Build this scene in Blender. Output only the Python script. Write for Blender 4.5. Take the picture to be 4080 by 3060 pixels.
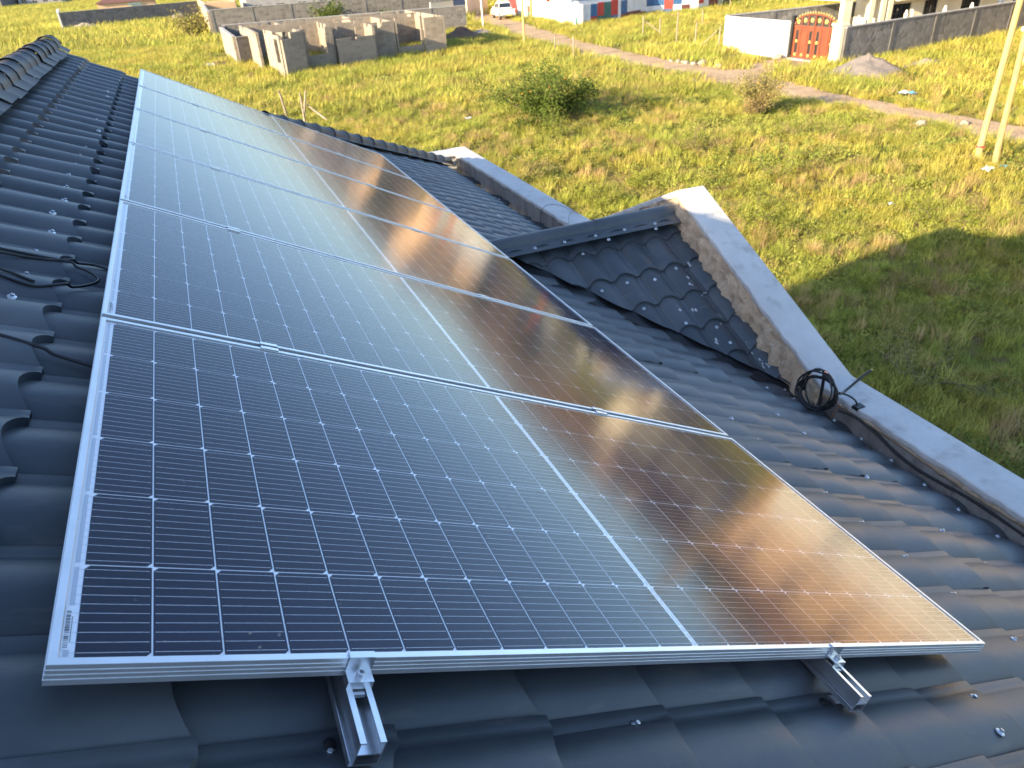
import bpy, bmesh, math, random
from mathutils import Vector, Matrix, noise
from math import sin, cos, pi, radians, sqrt, atan2, hypot
random.seed(7)
rnd = random.random
def U(a, b): return random.uniform(a, b)
scene = bpy.context.scene
COL = scene.collection
for o in list(bpy.data.objects): bpy.data.objects.remove(o)

# ------------------------------------------------------------------ camera
G = 6.4                       # height of the panel corner above the field
S = radians(27.0)             # pitch of the roof
cam_d = bpy.data.cameras.new('camera'); cam = bpy.data.objects.new('camera', cam_d); COL.objects.link(cam)
RW = [[0.918230, -0.392292, -0.054435], [-0.244748, -0.453987, -0.856737], [0.311379, 0.800001, -0.512874]]
CAM = Vector((0.334241, -0.785577, 7.125895))
cam.matrix_world = Matrix(((RW[0][0], -RW[1][0], -RW[2][0], CAM.x),
                           (RW[0][1], -RW[1][1], -RW[2][1], CAM.y),
                           (RW[0][2], -RW[1][2], -RW[2][2], CAM.z), (0, 0, 0, 1)))
cam_d.sensor_width = 36; cam_d.lens = 25.516
cam_d.clip_start = 0.02; cam_d.clip_end = 6000
cam_d.dof.use_dof = True; cam_d.dof.focus_distance = 1.65; cam_d.dof.aperture_fstop = 8.5
scene.camera = cam
# ------------------------------------------------------------------ sky, sun, exposure
SUN_E, SUN_A = radians(17.5), radians(12.5)        # low sun behind the ridge, on the left
w = bpy.data.worlds.new('World'); scene.world = w; w.use_nodes = True
wn = w.node_tree.nodes; wl = w.node_tree.links
sky = wn.new('ShaderNodeTexSky'); sky.sky_type = 'NISHITA'; sky.sun_disc = False
sky.sun_elevation = SUN_E
sdir = Vector((-cos(SUN_A) * cos(SUN_E), -sin(SUN_A) * cos(SUN_E), sin(SUN_E)))   # towards the sun
sky.sun_rotation = atan2(sdir.x, sdir.y)
sky.altitude = 1500; sky.air_density = 0.95; sky.dust_density = 3.0; sky.ozone_density = 1.8
wl.new(sky.outputs[0], wn['Background'].inputs[0]); wn['Background'].inputs[1].default_value = 0.14
sl = bpy.data.lights.new('sun', 'SUN'); sl.energy = 5.0; sl.angle = radians(0.55); sl.color = (1.0, 0.80, 0.52)
so = bpy.data.objects.new('sun', sl); COL.objects.link(so)
so.rotation_euler = sdir.to_track_quat('Z', 'Y').to_euler(); so.location = (-30, -8, 40)
vs = scene.view_settings
vs.view_transform = 'Standard'; vs.look = 'None'; vs.gamma = 1.0; vs.use_curve_mapping = False; vs.exposure = 1.8
scene.cycles.max_bounces = 5; scene.cycles.diffuse_bounces = 2; scene.cycles.glossy_bounces = 3; scene.cycles.transparent_max_bounces = 6; scene.cycles.caustics_reflective = False; scene.cycles.caustics_refractive = False

# ------------------------------------------------------------------ helpers: objects
def wm(o):
    m = o.matrix_basis.copy()
    if o.parent: m = wm(o.parent) @ o.matrix_parent_inverse @ m
    return m
def attach(o, parent):
    if parent is not None:
        o.parent = parent; o.matrix_parent_inverse = wm(parent).inverted()
    return o
def tag(o, label=None, cat=None, group=None, kind=None):
    if label: o['label'] = label
    if cat: o['category'] = cat
    if group: o['group'] = group
    if kind: o['kind'] = kind
    return o
def empty(name, loc, label, cat, group=None, rz=0):
    o = bpy.data.objects.new(name, None); COL.objects.link(o); o.location = loc; o.rotation_euler = (0, 0, rz)
    o.empty_display_size = 0.1
    return tag(o, label, cat, group)
def new_mesh(name, vs_, fs, mats, midx=None, smooth=False):
    me = bpy.data.meshes.new(name); me.from_pydata([tuple(v) for v in vs_], [], fs)
    for m in (mats if isinstance(mats, (list, tuple)) else [mats]): me.materials.append(m)
    if midx: me.polygons.foreach_set('material_index', midx)
    if smooth: me.polygons.foreach_set('use_smooth', [True] * len(me.polygons))
    me.update(); return me
def link(name, me, parent=None, mat4=None, local=False):
    o = bpy.data.objects.new(name, me); COL.objects.link(o)
    if mat4 is not None: o.matrix_basis = mat4
    if parent is not None:
        o.parent = parent
        if not local: o.matrix_parent_inverse = wm(parent).inverted()
    return o
class MB:
    """collects shapes, in world coordinates, for one mesh object"""
    def __init__(s): s.v = []; s.f = []; s.m = []
    def poly(s, pts, mi=0):
        i = len(s.v); s.v += [tuple(p) for p in pts]; s.f.append(tuple(range(i, i + len(pts)))); s.m.append(mi); return s
    def hexa(s, p, mi=0):     # 8 points: bottom 4 ccw, top 4 ccw
        i = len(s.v); s.v += [tuple(q) for q in p]
        for f in ((3, 2, 1, 0), (4, 5, 6, 7), (0, 1, 5, 4), (1, 2, 6, 5), (2, 3, 7, 6), (3, 0, 4, 7)):
            s.f.append(tuple(i + k for k in f)); s.m.append(mi)
        return s
    def box(s, x0, x1, y0, y1, z0, z1, mi=0, T=None):
        p = [(x0, y0, z0), (x1, y0, z0), (x1, y1, z0), (x0, y1, z0), (x0, y0, z1), (x1, y0, z1), (x1, y1, z1), (x0, y1, z1)]
        if T: p = [T(*q) for q in p]
        return s.hexa(p, mi)
    def seg(s, a, b, t, z0, z1, mi=0):          # upright slab from a to b (plan), thickness t
        a = Vector(a); b = Vector(b); d = (b - a).normalized(); n = Vector((-d.y, d.x)) * t / 2
        q = [a - n, b - n, b + n, a + n]
        return s.hexa([(p.x, p.y, z0) for p in q] + [(p.x, p.y, z1) for p in q], mi)
    def tube(s, pts, r, k=8, mi=0, cap=True):
        pts = [Vector(p) for p in pts]; n = len(pts); i0 = len(s.v)
        rr = r if isinstance(r, (list, tuple)) else [r] * n
        up = Vector((0.13, 0.21, 0.97))
        for j, p in enumerate(pts):
            d = (pts[min(j + 1, n - 1)] - pts[max(j - 1, 0)]).normalized()
            a = d.cross(up)
            if a.length < 1e-3: a = d.cross(Vector((1, 0, 0)))
            a.normalize(); b = d.cross(a)
            for q in range(k):
                t = 2 * pi * q / k; s.v.append(tuple(p + (a * cos(t) + b * sin(t)) * rr[j]))
        for j in range(n - 1):
            for q in range(k):
                s.f.append((i0 + j * k + q, i0 + j * k + (q + 1) % k, i0 + (j + 1) * k + (q + 1) % k, i0 + (j + 1) * k + q)); s.m.append(mi)
        if cap:
            s.f.append(tuple(i0 + q for q in range(k))); s.m.append(mi)
            s.f.append(tuple(i0 + (n - 1) * k + q for q in reversed(range(k)))); s.m.append(mi)
        return s
    def lathe(s, c, ax, prof, k=14, mi=0):      # prof: (r, h) along axis
        ax = Vector(ax).normalized(); a = ax.orthogonal().normalized(); b = ax.cross(a); c = Vector(c); i0 = len(s.v)
        for r, h in prof:
            for q in range(k):
                t = 2 * pi * q / k; s.v.append(tuple(c + ax * h + (a * cos(t) + b * sin(t)) * r))
        for j in range(len(prof) - 1):
            for q in range(k):
                s.f.append((i0 + j * k + q, i0 + j * k + (q + 1) % k, i0 + (j + 1) * k + (q + 1) % k, i0 + (j + 1) * k + q)); s.m.append(mi)
        s.f.append(tuple(i0 + q for q in reversed(range(k)))); s.m.append(mi)
        s.f.append(tuple(i0 + (len(prof) - 1) * k + q for q in range(k))); s.m.append(mi)
        return s
    def extrude(s, pts, d, mi=0):               # polygon pts swept by d
        d = Vector(d); i = len(s.v); n = len(pts)
        s.v += [tuple(p) for p in pts] + [tuple(Vector(p) + d) for p in pts]
        s.f.append(tuple(i + k for k in reversed(range(n)))); s.m.append(mi)
        s.f.append(tuple(i + n + k for k in range(n))); s.m.append(mi)
        for k in range(n):
            s.f.append((i + k, i + (k + 1) % n, i + n + (k + 1) % n, i + n + k)); s.m.append(mi)
        return s
    def grid(s, rows, mi=0, close=False):       # rows of equal numbers of points
        i = len(s.v); nr = len(rows); nc = len(rows[0])
        for r in rows: s.v += [tuple(p) for p in r]
        for a in range(nr - 1):
            for b in range(nc - 1 if not close else nc):
                s.f.append((i + a * nc + b, i + a * nc + (b + 1) % nc, i + (a + 1) * nc + (b + 1) % nc, i + (a + 1) * nc + b)); s.m.append(mi)
        return s
    def build(s, name, mats, parent=None, smooth=False, fix=False, bevel=0, origin=None):
        o0 = Vector(origin) if origin is not None else (wm(parent).translation if parent is not None else Vector((0, 0, 0)))
        me = new_mesh(name, [Vector(v) - o0 for v in s.v], s.f, mats, s.m, smooth)
        if fix:
            bm = bmesh.new(); bm.from_mesh(me); bmesh.ops.recalc_face_normals(bm, faces=bm.faces); bm.to_mesh(me); bm.free()
        o = link(name, me, parent, Matrix.Translation(o0))
        if bevel:
            b = o.modifiers.new('bevel', 'BEVEL'); b.width = bevel; b.segments = 2; b.limit_method = 'ANGLE'; b.angle_limit = radians(40)
        return o
def sharpen(o, ang=35):
    bm = bmesh.new(); bm.from_mesh(o.data)
    for e in bm.edges:
        if len(e.link_faces) == 2 and e.calc_face_angle(0) > radians(ang): e.smooth = False
    bm.to_mesh(o.data); bm.free(); return o
def copy_tree(o, parent=None, **kw):
    c = o.copy(); COL.objects.link(c)
    if parent is not None: c.parent = parent
    for ch in o.children: copy_tree(ch, c)
    return c
RS = Matrix.Translation((0, 0, G)) @ Matrix.Rotation(S, 4, 'Y')      # roof frame: u down the slope, v along it, n out of it
def P(u, v, n): return RS @ Vector((u, v, n))

# ------------------------------------------------------------------ helpers: materials
def mat(name, base, rough=0.6, metal=0.0, var=None, var2=None, bump=None, spec=0.5, coat=0.0, trans=0.0, rand=0.0, vrough=0.0):
    """var=(scale, colour, lo, hi)  a noise-driven second colour in world space; bump=(scale, strength, distance)"""
    m = bpy.data.materials.new(name); m.use_nodes = True; nt = m.node_tree; N = nt.nodes; L = nt.links
    b = N['Principled BSDF']; b.inputs['Roughness'].default_value = rough; b.inputs['Metallic'].default_value = metal
    b.inputs['Specular IOR Level'].default_value = spec; b.inputs['Coat Weight'].default_value = coat; b.inputs['Coat Roughness'].default_value = 0.08
    geo = N.new('ShaderNodeNewGeometry'); cur = None
    def rgb(c):
        n = N.new('ShaderNodeRGB'); n.outputs[0].default_value = (*c, 1); return n.outputs[0]
    cur = rgb(base)
    for vv in (var, var2):
        if not vv: continue
        sc, c2, lo, hi = vv[:4]
        nz = N.new('ShaderNodeTexNoise'); nz.inputs['Scale'].default_value = sc; nz.inputs['Detail'].default_value = 6; nz.inputs['Roughness'].default_value = 0.62
        vec = geo.outputs['Position']
        if len(vv) > 4:
            mp = N.new('ShaderNodeMapping'); mp.inputs['Scale'].default_value = vv[4]; L.new(vec, mp.inputs[0]); vec = mp.outputs[0]
        L.new(vec, nz.inputs['Vector'])
        mr = N.new('ShaderNodeMapRange'); mr.inputs[1].default_value = lo; mr.inputs[2].default_value = hi; L.new(nz.outputs[0], mr.inputs[0])
        mx = N.new('ShaderNodeMix'); mx.data_type = 'RGBA'; L.new(mr.outputs[0], mx.inputs[0]); L.new(cur, mx.inputs[6]); L.new(rgb(c2), mx.inputs[7]); cur = mx.outputs[2]
        if vrough and vv is var:
            m2 = N.new('ShaderNodeMapRange'); m2.inputs[1].default_value = lo; m2.inputs[2].default_value = hi
            m2.inputs[3].default_value = rough; m2.inputs[4].default_value = min(1, rough + vrough); L.new(nz.outputs[0], m2.inputs[0]); L.new(m2.outputs[0], b.inputs['Roughness'])
    if rand:
        oi = N.new('ShaderNodeObjectInfo'); hs = N.new('ShaderNodeHueSaturation')
        m3 = N.new('ShaderNodeMapRange'); m3.inputs[3].default_value = 1 - rand; m3.inputs[4].default_value = 1 + rand
        L.new(oi.outputs['Random'], m3.inputs[0]); L.new(m3.outputs[0], hs.inputs['Value']); L.new(cur, hs.inputs['Color']); cur = hs.outputs[0]
    L.new(cur, b.inputs['Base Color'])
    if bump:
        nb = N.new('ShaderNodeTexNoise'); nb.inputs['Scale'].default_value = bump[0]; nb.inputs['Detail'].default_value = 5; L.new(geo.outputs['Position'], nb.inputs['Vector'])
        bp = N.new('ShaderNodeBump'); bp.inputs['Strength'].default_value = bump[1]; bp.inputs['Distance'].default_value = bump[2] if len(bump) > 2 else 0.01
        L.new(nb.outputs[0], bp.inputs['Height']); L.new(bp.outputs[0], b.inputs['Normal'])
    if trans:
        tr = N.new('ShaderNodeBsdfTranslucent'); L.new(cur, tr.inputs[0]); ms = N.new('ShaderNodeMixShader'); ms.inputs[0].default_value = trans
        L.new(b.outputs[0], ms.inputs[1]); L.new(tr.outputs[0], ms.inputs[2]); L.new(ms.outputs[0], N['Material Output'].inputs[0])
    return m
def mat_blocks(name, c1, c2, mortar, size, kind='brick', bumpd=0.02):
    """masonry too far off to tell its stones apart: coursed blocks or rubble"""
    m = mat(name, c1, 0.9); nt = m.node_tree; N = nt.nodes; L = nt.links; b = N['Principled BSDF']
    geo = N.new('ShaderNodeNewGeometry')
    nz = N.new('ShaderNodeTexNoise'); nz.inputs['Scale'].default_value = 1.7; nz.inputs['Detail'].default_value = 5; L.new(geo.outputs['Position'], nz.inputs['Vector'])
    vo = N.new('ShaderNodeTexVoronoi'); vo.feature = 'F1'; vo.inputs['Scale'].default_value = 1 / size
    vd = N.new('ShaderNodeTexVoronoi'); vd.feature = 'DISTANCE_TO_EDGE'; vd.inputs['Scale'].default_value = 1 / size
    vec = geo.outputs['Position']
    if kind == 'brick':
        mp = N.new('ShaderNodeMapping'); mp.inputs['Scale'].default_value = (0.55, 0.55, 1.15); L.new(vec, mp.inputs[0]); vec = mp.outputs[0]
        vo.inputs['Randomness'].default_value = 0.35; vd.inputs['Randomness'].default_value = 0.35
    L.new(vec, vo.inputs['Vector']); L.new(vec, vd.inputs['Vector'])
    sp = N.new('ShaderNodeSeparateColor'); L.new(vo.outputs['Color'], sp.inputs[0])
    ad = N.new('ShaderNodeMath'); ad.operation = 'MULTIPLY_ADD'; ad.inputs[1].default_value = 0.6; ad.inputs[2].default_value = -0.1; L.new(sp.outputs[0], ad.inputs[0])
    a2 = N.new('ShaderNodeMath'); a2.operation = 'MULTIPLY_ADD'; a2.inputs[1].default_value = 0.7; L.new(nz.outputs[0], a2.inputs[0]); L.new(ad.outputs[0], a2.inputs[2]); a2.use_clamp = True
    def rgb(c):
        n = N.new('ShaderNodeRGB'); n.outputs[0].default_value = (*c, 1); return n.outputs[0]
    mx = N.new('ShaderNodeMix'); mx.data_type = 'RGBA'; L.new(a2.outputs[0], mx.inputs[0]); L.new(rgb(c1), mx.inputs[6]); L.new(rgb(c2), mx.inputs[7])
    mr = N.new('ShaderNodeMapRange'); mr.inputs[1].default_value = 0.02; mr.inputs[2].default_value = 0.07; L.new(vd.outputs['Distance'], mr.inputs[0])
    m2 = N.new('ShaderNodeMix'); m2.data_type = 'RGBA'; L.new(mr.outputs[0], m2.inputs[0]); L.new(rgb(mortar), m2.inputs[6]); L.new(mx.outputs[2], m2.inputs[7])
    L.new(m2.outputs[2], b.inputs['Base Color'])
    bp = N.new('ShaderNodeBump'); bp.inputs['Distance'].default_value = bumpd; bp.inputs['Strength'].default_value = 0.9; L.new(mr.outputs[0], bp.inputs['Height']); L.new(bp.outputs[0], b.inputs['Normal'])
    return m
def mat_glass(name, tint=(0.93, 0.95, 0.97), rough=0.1, ior=1.5, bump=None, dust=0):
    m = bpy.data.materials.new(name); m.use_nodes = True; N = m.node_tree.nodes; L = m.node_tree.links
    N.remove(N['Principled BSDF'])
    t = N.new('ShaderNodeBsdfTransparent'); t.inputs[0].default_value = (*tint, 1)
    g = N.new('ShaderNodeBsdfAnisotropic') if False else N.new('ShaderNodeBsdfGlossy'); g.inputs['Roughness'].default_value = rough; g.inputs[0].default_value = (1, 1, 1, 1)
    fr = N.new('ShaderNodeFresnel'); gb = N.new('ShaderNodeNewGeometry'); mi = N.new('ShaderNodeMix'); mi.data_type = 'FLOAT'   # a thin pane reflects alike from both sides
    mi.inputs[2].default_value = ior; mi.inputs[3].default_value = 1 / ior; L.new(gb.outputs['Backfacing'], mi.inputs[0]); L.new(mi.outputs[0], fr.inputs[0])
    fa = N.new('ShaderNodeMath'); fa.operation = 'MULTIPLY_ADD'; fa.inputs[1].default_value = -0.5; fa.inputs[2].default_value = 1.0; L.new(fr.outputs[0], fa.inputs[0])   # textured anti-glare glass loses some of its mirror at grazing angles
    fm = N.new('ShaderNodeMath'); fm.operation = 'MULTIPLY'; L.new(fr.outputs[0], fm.inputs[0]); L.new(fa.outputs[0], fm.inputs[1])
    ms = N.new('ShaderNodeMixShader'); L.new(fm.outputs[0], ms.inputs[0]); L.new(t.outputs[0], ms.inputs[1]); L.new(g.outputs[0], ms.inputs[2])
    if dust:
        gd = N.new('ShaderNodeNewGeometry'); nd = N.new('ShaderNodeTexNoise'); nd.inputs['Scale'].default_value = 3.0; nd.inputs['Detail'].default_value = 8; nd.inputs['Roughness'].default_value = 0.75; L.new(gd.outputs['Position'], nd.inputs['Vector'])
        mr = N.new('ShaderNodeMapRange'); mr.inputs[1].default_value = 0.4; mr.inputs[2].default_value = 0.85; mr.inputs[3].default_value = dust * .35; mr.inputs[4].default_value = dust * 2.0; L.new(nd.outputs[0], mr.inputs[0])
        ns = N.new('ShaderNodeTexNoise'); ns.inputs['Scale'].default_value = 55; ns.inputs['Detail'].default_value = 2; L.new(gd.outputs['Position'], ns.inputs['Vector'])
        m4 = N.new('ShaderNodeMapRange'); m4.inputs[1].default_value = 0.735; m4.inputs[2].default_value = 0.76; m4.inputs[3].default_value = 0; m4.inputs[4].default_value = 0.5; L.new(ns.outputs[0], m4.inputs[0])
        ad = N.new('ShaderNodeMath'); ad.operation = 'ADD'; ad.use_clamp = True; L.new(mr.outputs[0], ad.inputs[0]); L.new(m4.outputs[0], ad.inputs[1])
        df = N.new('ShaderNodeBsdfDiffuse'); df.inputs[0].default_value = (.34, .31, .27, 1); m5 = N.new('ShaderNodeMixShader'); L.new(ad.outputs[0], m5.inputs[0]); L.new(ms.outputs[0], m5.inputs[1]); L.new(df.outputs[0], m5.inputs[2]); L.new(m5.outputs[0], N['Material Output'].inputs[0])
    else: L.new(ms.outputs[0], N['Material Output'].inputs[0])
    if bump:
        geo = N.new('ShaderNodeNewGeometry'); nb = N.new('ShaderNodeTexNoise'); nb.inputs['Scale'].default_value = bump[0]; nb.inputs['Detail'].default_value = 3
        L.new(geo.outputs['Position'], nb.inputs['Vector'])
        bp = N.new('ShaderNodeBump'); bp.inputs['Strength'].default_value = bump[1]; bp.inputs['Distance'].default_value = bump[2]
        L.new(nb.outputs[0], bp.inputs['Height']); L.new(bp.outputs[0], g.inputs['Normal'])
    return m

TILE = mat('slate_blue_coated_steel', (0.050, 0.059, 0.068), 0.42, var=(1.9, (0.090, 0.095, 0.100), 0.42, 0.72), var2=(7, (0.125, 0.118, 0.110), 0.60, 0.80, (0.45, 2.4, 1.0)), bump=(6, 0.30, 0.012), rand=0.17, vrough=0.14)
CAPM = mat('ridge_cap_steel', (0.032, 0.031, 0.033), 0.55, var=(3, (0.052, 0.047, 0.046), 0.4, 0.7), bump=(20, 0.2, 0.004))
ALU = mat('anodised_aluminium', (0.76, 0.78, 0.80), 0.34, 1.0, var=(30, (0.68, 0.69, 0.71), 0.4, 0.7), bump=(160, 0.12, 0.0006))
ALUF = mat('frame_aluminium', (0.78, 0.80, 0.82), 0.38, 0.85, var=(9, (0.70, 0.71, 0.72), 0.4, 0.7))
STEEL = mat('screw_steel', (0.55, 0.56, 0.58), 0.36, 1.0)
RUBBER = mat('black_rubber', (0.008, 0.008, 0.009), 0.55)
CABLE = mat('black_cable_sheath', (0.010, 0.010, 0.011), 0.42, bump=(60, 0.2, 0.001))
COPPER = mat('bare_copper', (0.72, 0.36, 0.24), 0.35, 0.9)
BACK = mat('white_backsheet', (0.90, 0.91, 0.93), 0.5)
CELL = mat('monocrystalline_cell', (0.0055, 0.0060, 0.027), 0.30, var=(1.1, (0.0032, 0.0036, 0.016), 0.4, 0.6), rand=0.12, spec=0.0)
BUS = mat('silver_busbar', (0.85, 0.86, 0.90), 0.5, 0.1)
RIBBON = mat('tinned_ribbon', (0.56, 0.58, 0.62), 0.4, 0.4)
PGLASS = mat_glass('solar_glass', (0.96, 0.97, 0.99), 0.092, 1.54, bump=(420, 0.05, 0.0012), dust=0.012)
INK = mat('black_ink', (0.02, 0.02, 0.025), 0.6)
PLASTER = mat('grey_white_plaster', (0.49, 0.48, 0.465), 0.9, var=(2.6, (0.58, 0.565, 0.54), 0.38, 0.66), var2=(6.5, (0.35, 0.335, 0.31), 0.54, 0.74), bump=(48, 0.9, 0.007))
STAIN = mat('stained_render', (0.27, 0.25, 0.23), 0.9, var=(2.2, (0.11, 0.10, 0.092), 0.45, 0.68, (1, 3, 0.5)), var2=(9, (0.38, 0.355, 0.32), 0.58, 0.75), bump=(40, 0.5, 0.006))
MORTAR = mat('rough_mortar', (0.47, 0.35, 0.235), 0.95, var=(7, (0.31, 0.23, 0.155), 0.45, 0.65), var2=(24, (0.58, 0.49, 0.38), 0.58, 0.72), bump=(60, 0.9, 0.01))
# ================================================================== THE HOUSE WITH THE TILED METAL ROOF
house = empty('house', (1.0, 3.0, 0), 'house with dark slate-blue metal tile roof and plastered parapet, carrying the solar panels', 'house')
PU, PV, RISE, AMP = 0.292, 0.211, 0.018, 0.032
V0 = 0.600
NB = -0.135
def arch(t, a=AMP):
    if t <= 0: return 0.0
    if t >= 1: return 0.0
    s = t ** 0.95
    return a * max(0.0, sin(pi * s)) ** 0.82
VT = [0, .05, .12, .22, .33, .44, .55, .66, .76, .84, .92, .97, 1.0]
def tile_geo(seed, full=True):
    """one pressed tile: a long roll and a narrow proud seam, lower edge turned down"""
    rows = []
    for u, dn, scl in ((-0.072, 0, 0), (0.08, 0, .1), (0.18, 0, .45), (0.276, 0, 1), (0.290, -0.0012, 1), (0.2925, -0.0255, 1)):
        r = []
        for t in VT:
            v = t * 0.845 * PV
            n = arch(t) + .0085 * max(0, (t - .55) / .45) ** 1.5 + RISE * min(u, .29) / PU + dn
            n += 0.0016 * noise.noise((u * 9 + seed * 7.1, v * 11, seed)) + 0.0012 * noise.noise((u * 22, v * 24, seed * 3.3))
            r.append((u - .038 * scl * arch(t) / AMP, v, n))
        for v, n in ((0.90 * PV, 0.0088), (0.985 * PV, 0.0095), (1.0 * PV, 0.0084), (1.004 * PV, -0.004)):
            r.append((u, v, n + RISE * min(u, .29) / PU + dn))
        rows.append(r)
    nc = len(rows[0]); vs_ = [p for r in rows for p in r]; fs = []
    for a in range(len(rows) - 1):
        for b in range(nc - 1):
            fs.append((a * nc + b, (a + 1) * nc + b, (a + 1) * nc + b + 1, a * nc + b + 1))
    return vs_, fs
TG = [tile_geo(k) for k in range(6)]
TM = [new_mesh('tile', g[0], g[1], TILE, smooth=True) for g in TG]
for me in TM:
    bm = bmesh.new(); bm.from_mesh(me)
    for e in bm.edges:
        if len(e.link_faces) == 2 and e.calc_face_angle(0) > radians(38): e.smooth = False
    bm.to_mesh(me); bm.free()
def clip_mesh(k, loc, rot, planes):
    bm = bmesh.new(); bm.from_mesh(TM[k]); M4 = Matrix.Translation(loc) @ rot
    bm.transform(M4)
    for co, no in planes:
        bmesh.ops.bisect_plane(bm, geom=bm.verts[:] + bm.edges[:] + bm.faces[:], plane_co=co, plane_no=no, clear_outer=True)
    if len(bm.faces) < 1: bm.free(); return None
    me = bpy.data.meshes.new('tile'); me.materials.append(TILE); bm.to_mesh(me); bm.free(); me.update()
    me.polygons.foreach_set('use_smooth', [True] * len(me.polygons)); return me
class Field:
    def __init__(s): s.v = []; s.f = []
    def add(s, vs_, fs):
        i = len(s.v); s.v += vs_; s.f += [tuple(i + k for k in f) for f in fs]
    def add_me(s, me, M4):
        s.add([tuple(M4 @ v.co) for v in me.vertices], [tuple(p.vertices) for p in me.polygons])

# ---- main slope, the one that faces the parapet
slope = bpy.data.objects.new('roof_slope', new_mesh('roof_slope', [(-.64, -4.6, -.165), (4.10, -4.6, -.165), (4.10, 9.4, -.165), (1.1, 6.9, -.165), (1.1, 7.06, -.165), (-.64, 7.06, -.165)], [(0, 1, 2, 3, 4, 5)], TILE))
COL.objects.link(slope); slope.matrix_basis = RS; attach(slope, house)
HIPA, HIPB = (1.1, 6.95), (4.12, 9.62)
hipn = Vector((-(HIPB[1] - HIPA[1]), HIPB[0] - HIPA[0], 0)).normalized()
cand = []
cp = RS.inverted() @ CAM
k0 = -3
for i in range(-2, 15):
    u0 = -0.087 - 0.005 + PU * i
    for j in range(-25, 46):
        v0 = V0 + PV * j
        cu, cv = u0 + .146, v0 + .105
        if u0 + PU < -.66 or u0 > 4.09: continue
        planes = []
        if u0 < -.64: planes.append(((-.66, 0, 0), (-1, 0, 0)))
        if u0 + PU > 4.06: planes.append(((4.07 + 0.02 * sin(j * 2.3), 0, 0), (1, 0.05 * sin(j * 5.1), 0)))
        if cu < 1.1:
            if v0 > 7.1: continue
            if v0 + PV > 7.08: planes.append(((0, 7.1, 0), (0, 1, 0)))
        else:
            d = [(Vector((a, b, 0)) - Vector((HIPA[0], HIPA[1], 0))).dot(hipn) for a in (u0, u0 + PU) for b in (v0, v0 + PV)]
            if min(d) > 0: continue
            if max(d) > 0: planes.append(((HIPA[0], HIPA[1], 0), tuple(hipn)))
        under = 0.12 < cu < 2.12 and 0.25 < cv < 6.6
        # the little gable covers this part
        gab = cu > 2.45 and abs(cv - 3.95) < (cu - 2.3) * 0.95
        off = cv < -0.45 or cu < -0.75
        d = (Vector((cu, cv, -.1)) - cp).length
        cand.append((0 if (under or gab or off) else 1 / d ** 2, u0, v0, planes, (i, j)))
cand.sort(key=lambda c: -c[0])
fld = Field(); n_t = 0
lifted = {(10, -1): .05, (10, 0): .045, (9, 8): .06, (8, 8): .05, (10, 8): .05, (11, 8): .04, (9, 3): .05, (10, 3): .055, (11, 3): .06, (12, 3): .05, (-1, 11): .03, (-1, 14): .045, (0, 14): .03}
for c in cand:
    vis, u0, v0, planes, ij = c
    k = (ij[0] * 7 + ij[1] * 3) % 6
    ry = -abs(random.gauss(0, .004)); ry -= lifted.get(ij, 0)
    rot = Matrix.Rotation(ry, 4, 'Y') @ Matrix.Rotation(random.gauss(0, .005), 4, 'X') @ Matrix.Rotation(random.gauss(0, .007), 4, 'Z')
    loc = Vector((u0, v0, NB + random.gauss(0, .0009)))
    indiv = vis > 0 and n_t < 262
    if planes:
        me = clip_mesh(k, loc, rot, planes)
        if me is None: continue
        if indiv: link('tile', me, slope, Matrix.Identity(4), local=True); n_t += 1
        else: fld.add_me(me, Matrix.Identity(4))
    elif indiv:
        link('tile', TM[k], slope, Matrix.Translation(loc) @ rot, local=True); n_t += 1
    else:
        fld.add_me(TM[k], Matrix.Translation(loc) @ rot)
me = new_mesh('tile_field', fld.v, fld.f, TILE, smooth=True)
tag(link('tile_field', me, slope, Matrix.Identity(4), local=True), kind='stuff')

# ---- back slope beyond the ridge, its own tiles seen only edge-on
XR = P(-.66, 0, -.09).x; ZR = P(-.66, 0, -.09).z
BS = Matrix(((-cos(S), 0, -sin(S), XR), (0, -1, 0, 0), (-sin(S), 0, cos(S), ZR + .03), (0, 0, 0, 1)))
fld = Field()
for i in range(0, 16):
    for j in range(-34, 22):
        fld.add_me(TM[(i + j) % 6], Matrix.Translation((PU * i + .02, PV * j + .03, -.03)))
bo = link('back_roof_slope', new_mesh('back_roof_slope', fld.v, fld.f, TILE, smooth=True), None, BS); attach(bo, house); tag(bo, kind='stuff')

# ---- ridge caps: ribbed half-barrels
def cap_mesh(length, r, flange, sl, mats=CAPM, flare=0.012):
    """half barrel along +x with a raised rib at each end and flat flanges lying on slopes of angle sl"""
    mb = MB(); rows = []
    for x, k in ((0, .012), (0.012, .014), (0.026, .002), (length * .5, 0), (length - .03, .001), (length - .012, .006), (length + .006, .006)):
        rr = r + k * flare / .012; row = []
        row.append((x, -r * 1.0 - flange * cos(sl), -.012 - flange * sin(sl)))
        row.append((x, -rr * 1.02, -.006))
        for q in range(0, 11):
            t = pi - pi * q / 10
            row.append((x, rr * cos(t), rr * sin(t) * 1.0 + .004))
        row.append((x, rr * 1.02, -.006)); row.append((x, r + flange * cos(sl), -.012 - flange * sin(sl)))
        rows.append(row)
    mb.grid(rows); me = new_mesh('ridge_cap', mb.v, mb.f, mats, smooth=True)
    bm = bmesh.new(); bm.from_mesh(me); bmesh.ops.recalc_face_normals(bm, faces=bm.faces)
    if sum(f.normal.z for f in bm.faces) < 0: bmesh.ops.reverse_faces(bm, faces=bm.faces)
    bm.to_mesh(me); bm.free(); return me
cm = cap_mesh(0.262, 0.074, 0.075, S)
y = -4.4
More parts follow.
